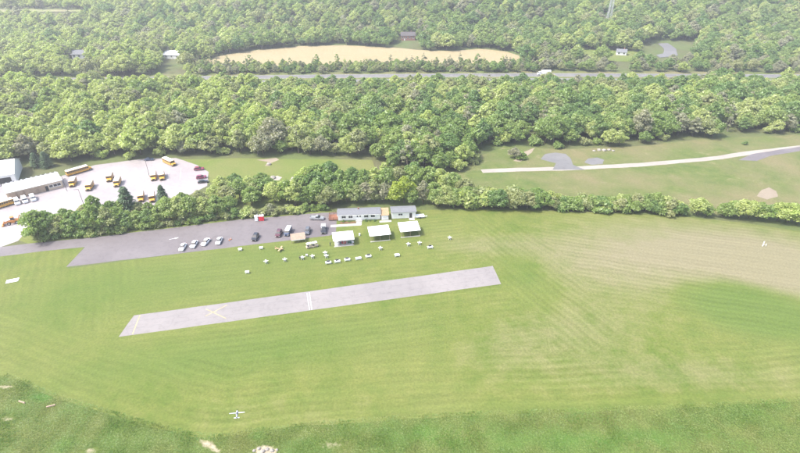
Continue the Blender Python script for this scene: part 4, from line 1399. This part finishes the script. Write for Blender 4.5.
ZA, ZL = .017, .014
def place(px, py, z):
    v = P(px, py); v.z = z
    return v
for k, (x, y, vx, vy) in enumerate(((183.0, 248.3, -3, 5.2), (194.3, 245.4, -3, 5.2), (206, 243.2, -4.5, 5.0), (219.3, 242.0, -2.4, 5.2))):
    car(place(x, y, ZA), heading(x, y, vx, vy), 'sedan', 'car_white', f'{nth(k)} white sedan from the left in the row on the asphalt strip', 'white sedans parked on the asphalt strip')
car(place(255.6, 238.6, ZA), heading(256, 238, -2.6, 5), 'suv', 'car_black', 'black car parked alone right of the white sedans on the asphalt')
car(place(279, 234.8, ZA), heading(279, 234, -2.2, 5), 'suv', 'car_maroon', 'dark maroon car parked beside the white-roofed van on the asphalt')
car(place(288.3, 233.0, ZA), heading(288, 233, -2.6, 5), 'van', 'car_blue', 'dark van with white roof parked between the maroon and grey cars', roof='car_white')
car(place(307.6, 232.4, ZA), heading(307, 232, -1.5, 5), 'suv', 'car_grey', 'dark grey car parked left of the white-bedded pickup near the pavilions')
pk = car(place(323.6, 231.0, ZA), heading(323, 231, -.3, 5), 'pickup', 'car_black', 'dark pickup with white camper top at the asphalt corner by the deck')
cap = MB().stack([(1.19, -2.72, -.64, .96), (1.72, -2.66, -.66, .86), (1.80, -2.55, -.72, .8)], r=.12).build('camper_top', 'car_white', pk)
car(place(317.3, 219.3, ZA), heading(317, 219, 10, .3), 'pickup', 'car_silver', 'silver pickup parked sideways at the far edge of the asphalt')

# ---- school buses
def bus(loc, rz, Lb, label, group):
    e = empty('school_bus', loc, rz, label, 'bus', group)
    hw = 1.2
    x0, x1 = -Lb / 2, Lb / 2
    nose = x1 - 1.25
    b = MB()
    b.stack([(.45, x0, nose, hw - .04), (.6, x0, nose, hw), (1.50, x0, nose, hw)], r=.16)
    b.stack([(2.28, x0, nose - .05, hw - .02), (2.50, x0 + .03, nose - .08, hw - .06)], r=.16)
    b.build('body', 'bus_yellow', e)
    gl = MB(); gl.stack([(1.501, x0 + .03, nose - .03, hw - .03), (2.279, x0 + .04, nose - .06, hw - .05)], r=.14)
    gl.build('windows', 'window_glass', e)
    pil = MB()
    k = max(4, int((Lb - 1.6) / .75))
    for i in range(k + 1):
        x = x0 + .05 + (nose - x0 - .2) * i / k
        for s in (-1, 1):
            pil.box(x - .05, x + .05, s * (hw - .03) - .02, s * (hw - .03) + .02, 1.50, 2.28)
    pil.build('window_pillars', 'bus_yellow', e)
    MB().stack([(2.501, x0 + .04, nose - .1, hw - .07), (2.70, x0 + .15, nose - .2, hw - .28), (2.78, x0 + .4, nose - .4, hw - .6)], r=.2).build('roof', 'bus_white', e)
    h = MB().stack([(.5, nose + .002, x1, hw - .15), (1.15, nose + .002, x1 - .02, hw - .2), (1.42, nose + .002, x1 - .35, hw - .35)], r=.2).build('hood', 'bus_yellow', e)
    MB().box(x1 + .002, x1 + .03, -.5, .5, .65, 1.05).build('grille', 'black_trim', h)
    MB().box(x1 - .02, x1 + .16, -hw + .05, hw - .05, .40, .62).build('bumper', 'black_trim', e)
    MB().box(x0 - .14, x0 - .002, -hw + .05, hw - .05, .40, .62).build('bumper', 'black_trim', e)
    for s in (-1, 1):
        MB().box(x1 + .001, x1 + .04, s * .78 - .12, s * .78 + .12, .8, 1.0).build('headlight', 'lamp_clear', e)
        MB().box(x0 + .3, nose - .3, s * (hw + .012) - .011, s * (hw + .012) + .011, 1.18, 1.28).build('rub_rail', 'black_trim', e)
    wheels(e, (x0 + Lb * .22, x1 - .75), hw - .08, .46, .28)
    return e
GB = 'yellow school buses in the yard'
for x, y, vx, vy, Lb, lb in (
        (79.5, 172.6, 10, -2.9, 10.8, 'long yellow school bus side-on along the far edge of the bus yard'),
        (169.8, 164.0, 10, 4.6, 9.0, 'long yellow school bus slanting at the far right corner of the bus yard'),
        (73.5, 184.5, -2.2, 5, 6.6, 'short yellow bus standing off the right end of the depot'),
        (90.2, 188.2, -2.6, 5, 6.8, 'short yellow bus alone in the middle of the left half of the yard'),
        (110.4, 179.4, -1.6, 5, 6.6, 'left and farther one of the two yellow buses in mid-yard'),
        (118.0, 184.2, -2.0, 5, 7.0, 'right and nearer one of the two yellow buses in mid-yard'),
        (154.2, 178.2, -.4, 5, 7.0, 'left one of the two yellow buses side by side near the light pole'),
        (162.4, 177.8, .3, 5, 7.0, 'right one of the two yellow buses side by side near the light pole'),
        (141.6, 199.0, -.4, 5, 7.0, 'left one of two bus roofs showing over the trees of the belt'),
        (152.6, 199.4, .2, 5, 7.0, 'right one of two bus roofs showing over the trees of the belt'),
        (-1.0, 208.0, -8, 2.4, 7.2, 'yellow bus cut by the left picture edge before the depot'),
        (9.0, 204.9, -8, 2.4, 3.9, 'stubby yellow bus left of the white vans before the depot')):
    bus(place(x, y, ZL), heading(x, y, vx, vy), Lb, lb, GB)
for k, (x, y) in enumerate(((17.5, 203.2), (25.2, 201.4), (33.4, 199.6))):
    car(place(x, y, ZL), heading(x, y, 2.2, 4.2), 'van', 'car_white', f'{nth(k)} white van from the left before the depot front', 'white vans before the depot')
car(place(149.4, 160.3, ZL), heading(149, 160, 10, -.6), 'sedan', 'car_blue', 'dark blue car at the far edge of the bus yard')
car(place(199.3, 170.0, ZL), heading(199, 170, 9, -.8), 'suv', 'car_magenta', 'dark red-purple car, farthest of three at the right end of the yard')
car(place(201.6, 178.3, ZL), heading(201, 178, 9, -1.2), 'suv', 'car_magenta', 'dark red-purple car beside the black one at the right end of the yard')
car(place(203.2, 182.6, ZL), heading(203, 182, 9, -1.0), 'sedan', 'car_black', 'black car, nearest of three at the right end of the yard')

# ---- orange wheel loader at the yard entrance
ld = empty('wheel_loader', place(13, 223.8, ZL), heading(13, 223, -9, 1.8), 'orange-brown wheel loader with raised arm at the yard entrance', 'loader')
MB().stack([(.7, -2.3, .3, .8), (1.6, -2.3, .3, .85), (1.8, -2.1, .2, .7)], r=.2).build('body', 'machine_orange', ld)
MB().stack([(1.81, -1.0, .2, .7), (2.9, -.9, .1, .62)], r=.15).build('cab_windows', 'window_glass', ld)
MB().box(-1.05, .25, -.75, .75, 2.905, 3.0).build('cab_roof', 'machine_orange', ld)
for s in (-1, 1):
    MB().add([(.2, s * .6 - .1, 1.2), (.2, s * .6 + .1, 1.2), (.2, s * .6 - .1, 1.6), (.2, s * .6 + .1, 1.6), (2.6, s * .6 - .1, .7), (2.6, s * .6 + .1, .7), (2.6, s * .6 - .1, 1.05), (2.6, s * .6 + .1, 1.05)],
             [(0, 1, 3, 2), (4, 6, 7, 5), (0, 4, 5, 1), (2, 3, 7, 6), (0, 2, 6, 4), (1, 5, 7, 3)]).build('arm', 'machine_orange', ld)
MB().prism([(2.6, .15), (3.6, .1), (2.9, .45), (2.75, 1.3), (2.55, 1.3)], -1.2, 1.2).build('bucket', 'machine_orange', ld)
m = MB(); m.tube((-2.2, .3, 1.7), (-3.1, .3, 3.3), .14).tube((-3.1, .3, 3.3), (-3.9, .3, 1.6), .11); m.build('backhoe_arm', 'machine_orange', ld)
MB().prism([(-4.2, 1.6), (-3.7, 1.7), (-3.6, 1.1), (-4.1, 1.2)], .0, .6).build('backhoe_bucket', 'steel', ld)
wheels(ld, (-1.5, 1.0), .98, .62, .4)

# ---- truck on the highway
hwf = shift(HW, 5.0)
hx = 118.0
hb = Vector((hx, float(np.interp(hx, [v.x for v in hwf], [v.y for v in hwf])), .011))
ta, tb2 = shift(HW, 6.0)[5], shift(HW, 6.0)[4]
trk = empty('box_truck', hb, math.atan2(tb2.y - ta.y, tb2.x - ta.x), 'white box truck driving left on the highway', 'truck')
MB().box(-5.2, 2.2, -1.25, 1.25, 1.1, 3.9).build('cargo_box', 'plastic_white', trk)
MB().stack([(.7, 2.6, 5.6, 1.15), (1.7, 2.6, 5.5, 1.15), (1.9, 2.6, 5.2, 1.1)], r=.2).build('cab', 'car_white', trk)
MB().stack([(1.901, 2.65, 5.0, 1.08), (2.55, 2.7, 4.5, 1.0)], r=.15).build('windows', 'window_glass', trk)
MB().stack([(2.551, 2.65, 4.5, 1.02), (2.9, 2.7, 4.2, .95)], r=.2).build('cab_roof', 'car_white', trk)
MB().box(-5.1, 2.62, -.5, .5, .75, 1.09).build('chassis', 'black_trim', trk)
wheels(trk, (-3.6, -2.5, 4.5), 1.2, .5, .3)
sed = Vector((192.0, float(np.interp(192.0, [v.x for v in hwf], [v.y for v in hwf])), .011))
car(sed, math.atan2(tb2.y - ta.y, tb2.x - ta.x), 'sedan', 'car_silver', 'silver car on the highway right of the box truck')

# ================================================================== SMALL THINGS
# light poles of the yard
for px, py, hh, lb in ((149.6, 176.5, 8.0, 'thin light pole beside the pair of buses in the yard'), (67.0, 191.0, 7.5, 'thin light pole at the right end of the depot'), (85.0, 208.0, 8.5, 'thin light pole rising behind the belt trees in the yard')):
    e = empty('light_pole', place(px, py, ZL), R(200), lb, 'lamp', 'light poles of the bus yard')
    MB().tube((0, 0, .25), (0, 0, hh), .11, .07, 8).build('pole', 'roof_dark', e)
    MB().tube((0, 0, 0), (0, 0, .25), .25, seg=10).build('base', 'concrete', e)
    MB().tube((0, 0, hh - .1), (1.1, 0, hh + .15), .05, seg=6).build('arm', 'roof_dark', e)
    MB().box(1.0, 1.6, -.14, .14, hh + .08, hh + .22).build('lamp_head', 'steel', e)

# portable toilets
for px, py, mat, lb in ((256.8, 220.7, 'plastic_white', 'white portable toilet cabin left of the red one by the asphalt'), (261.8, 220.4, 'toilet_red', 'red portable toilet cabin with white roof by the asphalt')):
    e = empty('portable_toilet', place(px, py, .008), heading(px, py, 10, -.6), lb, 'toilet')
    w_ = .62 if mat == 'plastic_white' else .95
    MB().box(-w_, w_, -.6, .6, .12, 2.1).build('cabin', mat, e)
    MB().box(-w_ - .03, w_ + .03, -.63, .63, 0, .12).build('skid', 'roof_dark', e)
    MB().stack([(2.103, -w_ - .05, w_ + .05, .66), (2.25, -w_, w_, .6), (2.36, -w_ * .6, w_ * .6, .4)], r=.15).build('roof', 'plastic_white', e)
    d = MB().box(-.36, .36, -.63, -.604, .2, 1.98).build('door', mat, e)
    MB().box(.24, .31, -.67, -.632, 1.0, 1.15).build('handle', 'steel', d)
    MB().tube((w_ * .7, .45, 2.15), (w_ * .7, .45, 2.75), .06).build('vent_pipe', 'plastic_white', e)

# traffic cones
for k, (px, py) in enumerate(((229.4, 240.6), (231.2, 239.6))):
    e = empty('traffic_cone', place(px, py, ZA), 0, ('left' if k == 0 else 'right') + ' one of two orange cones right of the white sedans', 'cone', 'orange cones on the asphalt')
    MB().box(-.24, .24, -.24, .24, 0, .05).build('base', 'rubber', e)
    MB().tube((0, 0, .051), (0, 0, .4), .19, .12, 10).tube((0, 0, .58), (0, 0, .85), .085, .03, 10).build('cone', 'plastic_orange', e)
    MB().tube((0, 0, .401), (0, 0, .579), .118, .087, 10).build('band', 'line_white', e)

ZG = .012
# white start-up tables
def bench(px, py, label, w=2.0, d=.8, mat='plastic_white', boxed=None, tilt=0.0):
    e = empty('work_table', place(px, py, ZG), heading(px, py, 10, -1.3) + tilt, label, 'table', 'white work tables on the flight line')
    MB().box(-w / 2, w / 2, -d / 2, d / 2, .76, .82).build('table_top', mat, e)
    for x in (-w / 2 + .12, w / 2 - .12):
        for y in (-d / 2 + .1, d / 2 - .1):
            MB().box(x - .045, x + .045, y - .045, y + .045, 0, .759).build('leg', mat, e)
    MB().box(-w / 2 + .03, w / 2 - .03, -d / 2 - .03, -d / 2 - .002, .36, .758).build('front_board', mat, e)
    MB().box(-w / 2 + .2, w / 2 - .2, -.03, .03, .25, .33).build('stretcher', mat, e)
    if boxed:
        b = empty('tool_box', e.matrix_basis @ Vector((rs.uniform(-.2, .2), .1, .8205)), e.rotation_euler[2], boxed, 'box', 'dark boxes on the white tables')
        MB().box(-.5, .5, -.22, .22, 0, .42).build('case', 'box_black', b)
        MB().tube((-.2, 0, .50), (.2, 0, .50), .025).tube((-.2, 0, .42), (-.2, 0, .51), .02).tube((.2, 0, .42), (.2, 0, .51), .02).build('handle', 'steel', b)
    return e
for k, (px, py) in enumerate(((328.4, 263.8), (337.4, 262.6), (347.3, 260.8), (358.4, 259.6), (368.4, 257.4))):
    bench(px, py, f'{nth(k)} white table from the left in the row of five on the flight line',
          boxed=None if k == 3 else f'dark box on the {nth(k)} white table of the row of five')
bench(397, 256.3, 'low white table lying apart right of the row of five', 1.7, 1.0)
bench(430, 248.4, 'white table with dark box right of the last pavilion', 2.0, .8, boxed='dark box on the white table right of the last pavilion')
bench(240.3, 250.4, 'small cream table alone on the grass, leftmost on the flight line', 1.2, 1.0, 'bus_white')
bench(261.3, 249.0, 'small pale box table between the cream table and the orange model', 1.2, .9, 'plastic_white')
bench(247.5, 273.3, 'pale low stand lying alone on the grass nearest the runway', 1.3, .8, 'bus_white')

# model aircraft
def model_plane(loc, rz, span, label, body='plastic_white', trim='toilet_red', group='white model aircraft on the flight line', pitch=0.0, gear=True, chord=1.0):
    s = span / 2.0
    e = empty('model_airplane', loc, rz, label, 'model airplane', group)
    e.scale = (s, s, s)
    e.rotation_euler = (0, pitch, rz)
    z = .42 if gear else 0
    f = MB()
    prof = [(.85, .05), (.75, .12), (.45, .15), (.1, .16), (-.35, .10), (-.85, .045)]
    for i in range(len(prof) - 1):
        f.tube((prof[i][0], 0, z), (prof[i + 1][0], 0, z), prof[i][1], prof[i + 1][1], 10)
    f.build('fuselage', body, e, smooth=False)
    MB().tube((.35, 0, z + .12), (-.1, 0, z + .14), .09, .06, 8).build('canopy', 'window_glass', e)
    for sd in (-1, 1):
        c0, c1 = .42 - .40 * chord, .34 - .28 * chord
        MB().add([(.42, sd * .1, z - .03), (c0, sd * .1, z - .03), (c1, sd * 1.0, z + .06), (.34, sd * 1.0, z + .06), (.42, sd * .1, z + .025), (c0, sd * .1, z), (c1, sd * 1.0, z + .08), (.34, sd * 1.0, z + .10)],
                 [(0, 1, 2, 3), (4, 7, 6, 5), (0, 4, 5, 1), (1, 5, 6, 2), (2, 6, 7, 3), (3, 7, 4, 0)]).build('wing', body, e)
        MB().box(-.88, -.66, .03 * sd if sd > 0 else -.36, .36 if sd > 0 else -.03, z, z + .02).build('tailplane', body, e)
    MB().prism([(-.62, z + .03), (-.90, z + .03), (-.93, z + .42), (-.76, z + .42)], -.015, .015).build('fin', body, e)
    MB().tube((.85, 0, z), (.95, 0, z), .05, .01, 8).build('spinner', trim, e)
    MB().box(.90, .92, -.025, .025, z - .24, z + .24).build('propeller', 'box_black', e)
    if gear:
        for sd in (-1, 1):
            w = MB().tube((.36, sd * .26 - .025, .075), (.36, sd * .26 + .025, .075), .075, seg=10).build('wheel', 'rubber', e)
            MB().tube((.36, sd * .23, .09), (.3, sd * .08, z - .08), .015).build('strut', 'steel', w)
        MB().tube((-.82, -.015, .03), (-.82, .015, .03), .03, seg=8).tube((-.82, 0, .03), (-.78, 0, z), .01).build('tail_wheel', 'rubber', e)
    return e
def stand(px, py, label):
    """Waist-high white rest with two padded uprights."""
    e = empty('airplane_stand', place(px, py, ZG), heading(px, py, 0, 5), label, 'stand', 'white rests for model aircraft')
    MB().box(-.5, .5, -.35, .35, .55, .60).build('shelf', 'plastic_white', e)
    for x in (-.45, .45):
        for y in (-.3, .3):
            MB().tube((x * 1.15, y * 1.2, 0), (x, y, .55), .035).build('leg', 'plastic_white', e)
        MB().box(x - .03, x + .03, -.3, .3, .601, .72).build('cradle', 'chair_grey', e)
    return e
spots = [(266.2, 263.3, 'first'), (285, 261.3, 'second'), (302.5, 259.2, 'third'), (312.5, 258.0, 'fourth'), (325.3, 254.6, 'fifth'), (326.5, 257.6, 'sixth'), (380.4, 249.8, 'seventh'), (408.3, 245.8, 'eighth'), (419.5, 244.6, 'ninth'), (449.6, 239.4, 'tenth')]
for i, (px, py, o_) in enumerate(spots):
    stand(px, py, f'{o_} white model rest from the left on the flight line')
    v = place(px, py, ZG + .722)
    model_plane(v, heading(px, py, 0.6 * ((i % 3) - 1), -5) + math.pi, 1.6, f'{o_} white model airplane from the left on the flight line', gear=True, chord=1.35).location.z = ZG + .66
stand(306.8, 256.2, 'white model rest just behind the third and fourth models')
model_plane(place(279.5, 250.4, ZG), heading(279, 250, 10, 1), 3.4, 'tan-brown model airplane on the grass below the maroon car', 'wood_tan', 'plastic_white', None)

# golf cart pair
def golf_cart(px, py, label):
    e = empty('golf_cart', place(px, py, ZG), heading(px, py, 8, -2), label, 'golf cart', 'golf carts below the grey car')
    MB().stack([(.25, -1.2, 1.2, .55), (.6, -1.2, 1.2, .6), (.75, -1.1, .2, .58)], r=.2).build('body', 'wall_beige', e)
    MB().box(-.75, -.2, -.5, .5, .76, .9).build('seat', 'chair_grey', e)
    MB().box(-.85, -.76, -.5, .5, .76, 1.3).build('backrest', 'chair_grey', e)
    for x in (-.9, .65):
        for y in (-.52, .52):
            MB().tube((x, y, .7), (x * .92, y, 1.8), .025).build('roof_post', 'black_trim', e)
    MB().stack([(1.8, -1.05, .9, .62), (1.88, -.95, .8, .55)], r=.2).build('roof', 'bus_white', e)
    wheels(e, (-.8, .8), .55, .23, .18)
golf_cart(309.6, 247.6, 'left one of two cream-roofed golf carts on the grass')
golf_cart(315.0, 246.6, 'right one of two cream-roofed golf carts on the grass')

# white drum between the pavilions, flat white board, white post sign, planks
e = empty('white_drum', place(359.6, 235.6, ZG), 0, 'small white drum on the grass between two pavilions', 'drum')
MB().tube((0, 0, .02), (0, 0, .85), .3, seg=14).build('barrel', 'plastic_white', e)
MB().tube((0, 0, .853), (0, 0, .9), .32, seg=14).build('lid', 'plastic_white', e)
e = empty('flat_board', place(12.5, 280.8, ZG), heading(12, 280, 10, -2), 'flat white board lying on the grass at the far left', 'board')
for i in range(3):
    MB().box(-1.7, 1.7, -1.0 + i * .67, -.36 + i * .67, .05, .1).build('panel', 'plastic_white', e)
MB().box(-1.5, 1.5, -.9, .95, .0, .049).build('frame', 'wood_pale', e)
e = empty('post_sign', place(762.5, 246.2, ZG), 0, 'white twin-post marker standing alone in the dry grass', 'sign')
MB().box(-.16, .16, -.06, .06, 0, 2.0).build('post', 'plastic_white', e)
MB().box(1.1, 1.22, -.05, .05, 0, 1.0).build('post', 'plastic_white', e)
MB().box(.163, 1.097, -.02, .02, .6, .72).build('crossbar', 'plastic_white', e)
for px, py, a, lb in ((22, 402.5, 3, 'left one of two pale planks lying in the rough grass'), (51, 406.5, -2.5, 'right one of two pale planks lying in the rough grass')):
    e = empty('plank', place(px, py, .3), heading(px, py, 10, a), lb, 'plank', 'pale planks in the rough grass')
    MB().box(-.9, .9, -.12, .12, -.29, .02).build('board', 'wood_pale', e)
    MB().box(-.8, -.7, -.125, .125, .0205, .035).build('cleat', 'wood_pale', e)

# pale stones by the wood and in front of the field
def rock(px, py, s, label, group, z=0.0):
    r = random.Random(int(px * 31 + py * 7))
    bm = bmesh.new()
    bmesh.ops.create_icosphere(bm, subdivisions=2, radius=1)
    for v in bm.verts:
        nv = mnoise.noise(v.co * 1.7 + Vector((px, py, 0)))
        v.co *= 1 + .35 * nv
        v.co.z = max(v.co.z * .6, -.25)
        v.co *= s
    me = bpy.data.meshes.new('stone'); bm.to_mesh(me); bm.free()
    me.materials.append(MATS['stone'])
    o = link(bpy.data.objects.new('stone', me)); o.location = place(px, py, z + .2 * s)
    o.rotation_euler = (0, 0, r.uniform(0, 6))
    tag(o, label, 'stone', group)
for k, (px, py, s) in enumerate(((594, 151, .8), (599, 150.3, 1.1), (604, 150.6, 1.2), (609, 150.2, 1.0), (613, 151, .8))):
    rock(px, py, s, f'{nth(k)} pale stone from the left in the heap below the wood', 'pale stones below the wood')
for k, (px, py, s) in enumerate(((254, 451, .35), (259, 449, .4), (263, 451.5, .5), (267, 449.5, .45), (272, 451, .45), (277, 450, .3))):
    rock(px, py, s, f'{nth(k)} pale stone from the left on the bare patch at the bottom edge', 'pale stones at the bottom edge')
rock(269, 164.5, 1.2, 'pale boulder on the soil scar in the left clearing', None)
rock(273, 178, 1.3, 'pale boulder on the gravel patch behind the belt', None)

# guard rail along the near side of the highway
gr = empty('guard_rail', (0, 0, 0), 0, 'galvanised guard rail along the near side of the highway', 'guard rail')
gp = shift(HW, -19.5)
rail = MB()
posts = MB()
for i in range(1, len(gp) - 2):
    a, b = gp[i], gp[i + 1]
    rail.add([a + Vector((0, 0, .5)), b + Vector((0, 0, .5)), b + Vector((0, .06, .82)), a + Vector((0, .06, .82)), a + Vector((0, .1, .5)), b + Vector((0, .1, .5)), b + Vector((0, .12, .82)), a + Vector((0, .12, .82))],
             [(0, 1, 2, 3), (4, 7, 6, 5), (3, 2, 6, 7), (0, 4, 5, 1)])
    k = int((b - a).length / 4)
    for j in range(k):
        q = a.lerp(b, j / k)
        posts.box(q.x - .05, q.x + .05, q.y + .13, q.y + .25, 0, .8)
rail.build('rail', 'galvanised', gr)
posts.build('posts', 'galvanised', gr)['kind'] = 'stuff'

# ---- person by the first pavilion
def person(loc, rz, cloth, label):
    e = empty('person', loc, rz, label, 'person')
    J = {'pel': (0, 0, .95), 'bel': (0, .01, 1.12), 'che': (0, .02, 1.34), 'nek': (0, .01, 1.50), 'hed': (0, -.01, 1.60), 'top': (0, -.01, 1.74),
         'shl': (.19, .02, 1.42), 'ell': (.26, .04, 1.14), 'wrl': (.26, -.06, .90), 'hal': (.26, -.09, .80),
         'shr': (-.19, .02, 1.42), 'elr': (-.26, .04, 1.14), 'wrr': (-.25, -.08, .92), 'har': (-.25, -.11, .82),
         'hpl': (.10, 0, .90), 'knl': (.12, -.02, .49), 'anl': (.13, .03, .09), 'tol': (.14, -.16, .04),
         'hpr': (-.10, 0, .90), 'knr': (-.12, -.02, .49), 'anr': (-.13, .03, .09), 'tor': (-.14, -.16, .04)}
    rad = {'pel': .14, 'bel': .13, 'che': .15, 'nek': .055, 'hed': .085, 'top': .07, 'shl': .07, 'ell': .05, 'wrl': .035, 'hal': .035, 'hpl': .095, 'knl': .065, 'anl': .045, 'tol': .045}
    E_ = [('pel', 'bel'), ('bel', 'che'), ('che', 'nek'), ('nek', 'hed'), ('hed', 'top'), ('che', 'shl'), ('shl', 'ell'), ('ell', 'wrl'), ('wrl', 'hal'), ('che', 'shr'), ('shr', 'elr'), ('elr', 'wrr'), ('wrr', 'har'),
          ('pel', 'hpl'), ('hpl', 'knl'), ('knl', 'anl'), ('anl', 'tol'), ('pel', 'hpr'), ('hpr', 'knr'), ('knr', 'anr'), ('anr', 'tor')]
    ks = list(J)
    me = bpy.data.meshes.new('body')
    me.from_pydata([J[k] for k in ks], [(ks.index(a), ks.index(b)) for a, b in E_], [])
    for mm in (cloth, 'skin', 'cloth_dark'):
        me.materials.append(MATS[mm])
    o = link(bpy.data.objects.new('body', me), e)
    o.modifiers.new('skin', 'SKIN'); sb = o.modifiers.new('sub', 'SUBSURF'); sb.levels = sb.render_levels = 1
    for i, k in enumerate(ks):
        r_ = rad.get(k, rad.get(k[:-1] + 'l', .06))
        sv = me.skin_vertices[0].data[i]; sv.radius = (r_, r_); sv.use_root = (k == 'pel')
    bpy.context.view_layer.update()
    dg = bpy.context.evaluated_depsgraph_get()
    m2 = bpy.data.meshes.new_from_object(o.evaluated_get(dg))
    o.modifiers.clear(); o.data = m2
    for p_ in m2.polygons:
        c = p_.center
        p_.material_index = 1 if (c.z > 1.47 or (abs(c.x) > .2 and c.z < 1.1)) else (2 if c.z < .98 else 0)
        p_.use_smooth = True
    MB().stack([(1.66, -.09, .09, .1), (1.73, -.09, .09, .1), (1.80, -.05, .05, .055)], r=.07).build('hair', 'hair', e)
person(place(330.4, 246.2, ZG), R(30), 'chair_green', 'person in dark green standing left of the seated pavilion')
person(place(300.2, 260.2, ZG), R(200), 'cloth_dark', 'person in dark clothes standing beside the third white model airplane')

# ---- model airplane in flight over the near edge of the field
fl_d = Vector(ray(237, 414.3))
t_ = (22.0 - CAM_H) / fl_d.z
fl = Vector((0, 0, CAM_H)) + fl_d * t_
fm = model_plane(fl, R(97), 2.7, 'silver-white model airplane in flight low over the near field edge', 'plane_silver', 'box_black', None, R(-22), False, .55)
fm.scale.x *= .6

# ---- haze: one box of even air round everything
hz = MB().box(-2600, 2600, -420, 2900, -1.2, 215)
m, n, l = new_mat('haze_air')
pv = n.new('ShaderNodeVolumePrincipled')
pv.inputs['Color'].default_value = (.95, .97, 1.0, 1)
pv.inputs['Density'].default_value = .00036
pv.inputs['Anisotropy'].default_value = .3
o = n.new('ShaderNodeOutputMaterial'); l.new(pv.outputs[0], o.inputs['Volume'])
hb_ = hz.build('haze', 'haze_air'); hb_['kind'] = 'stuff'
hb_['label'] = 'thin pale air over the whole valley'
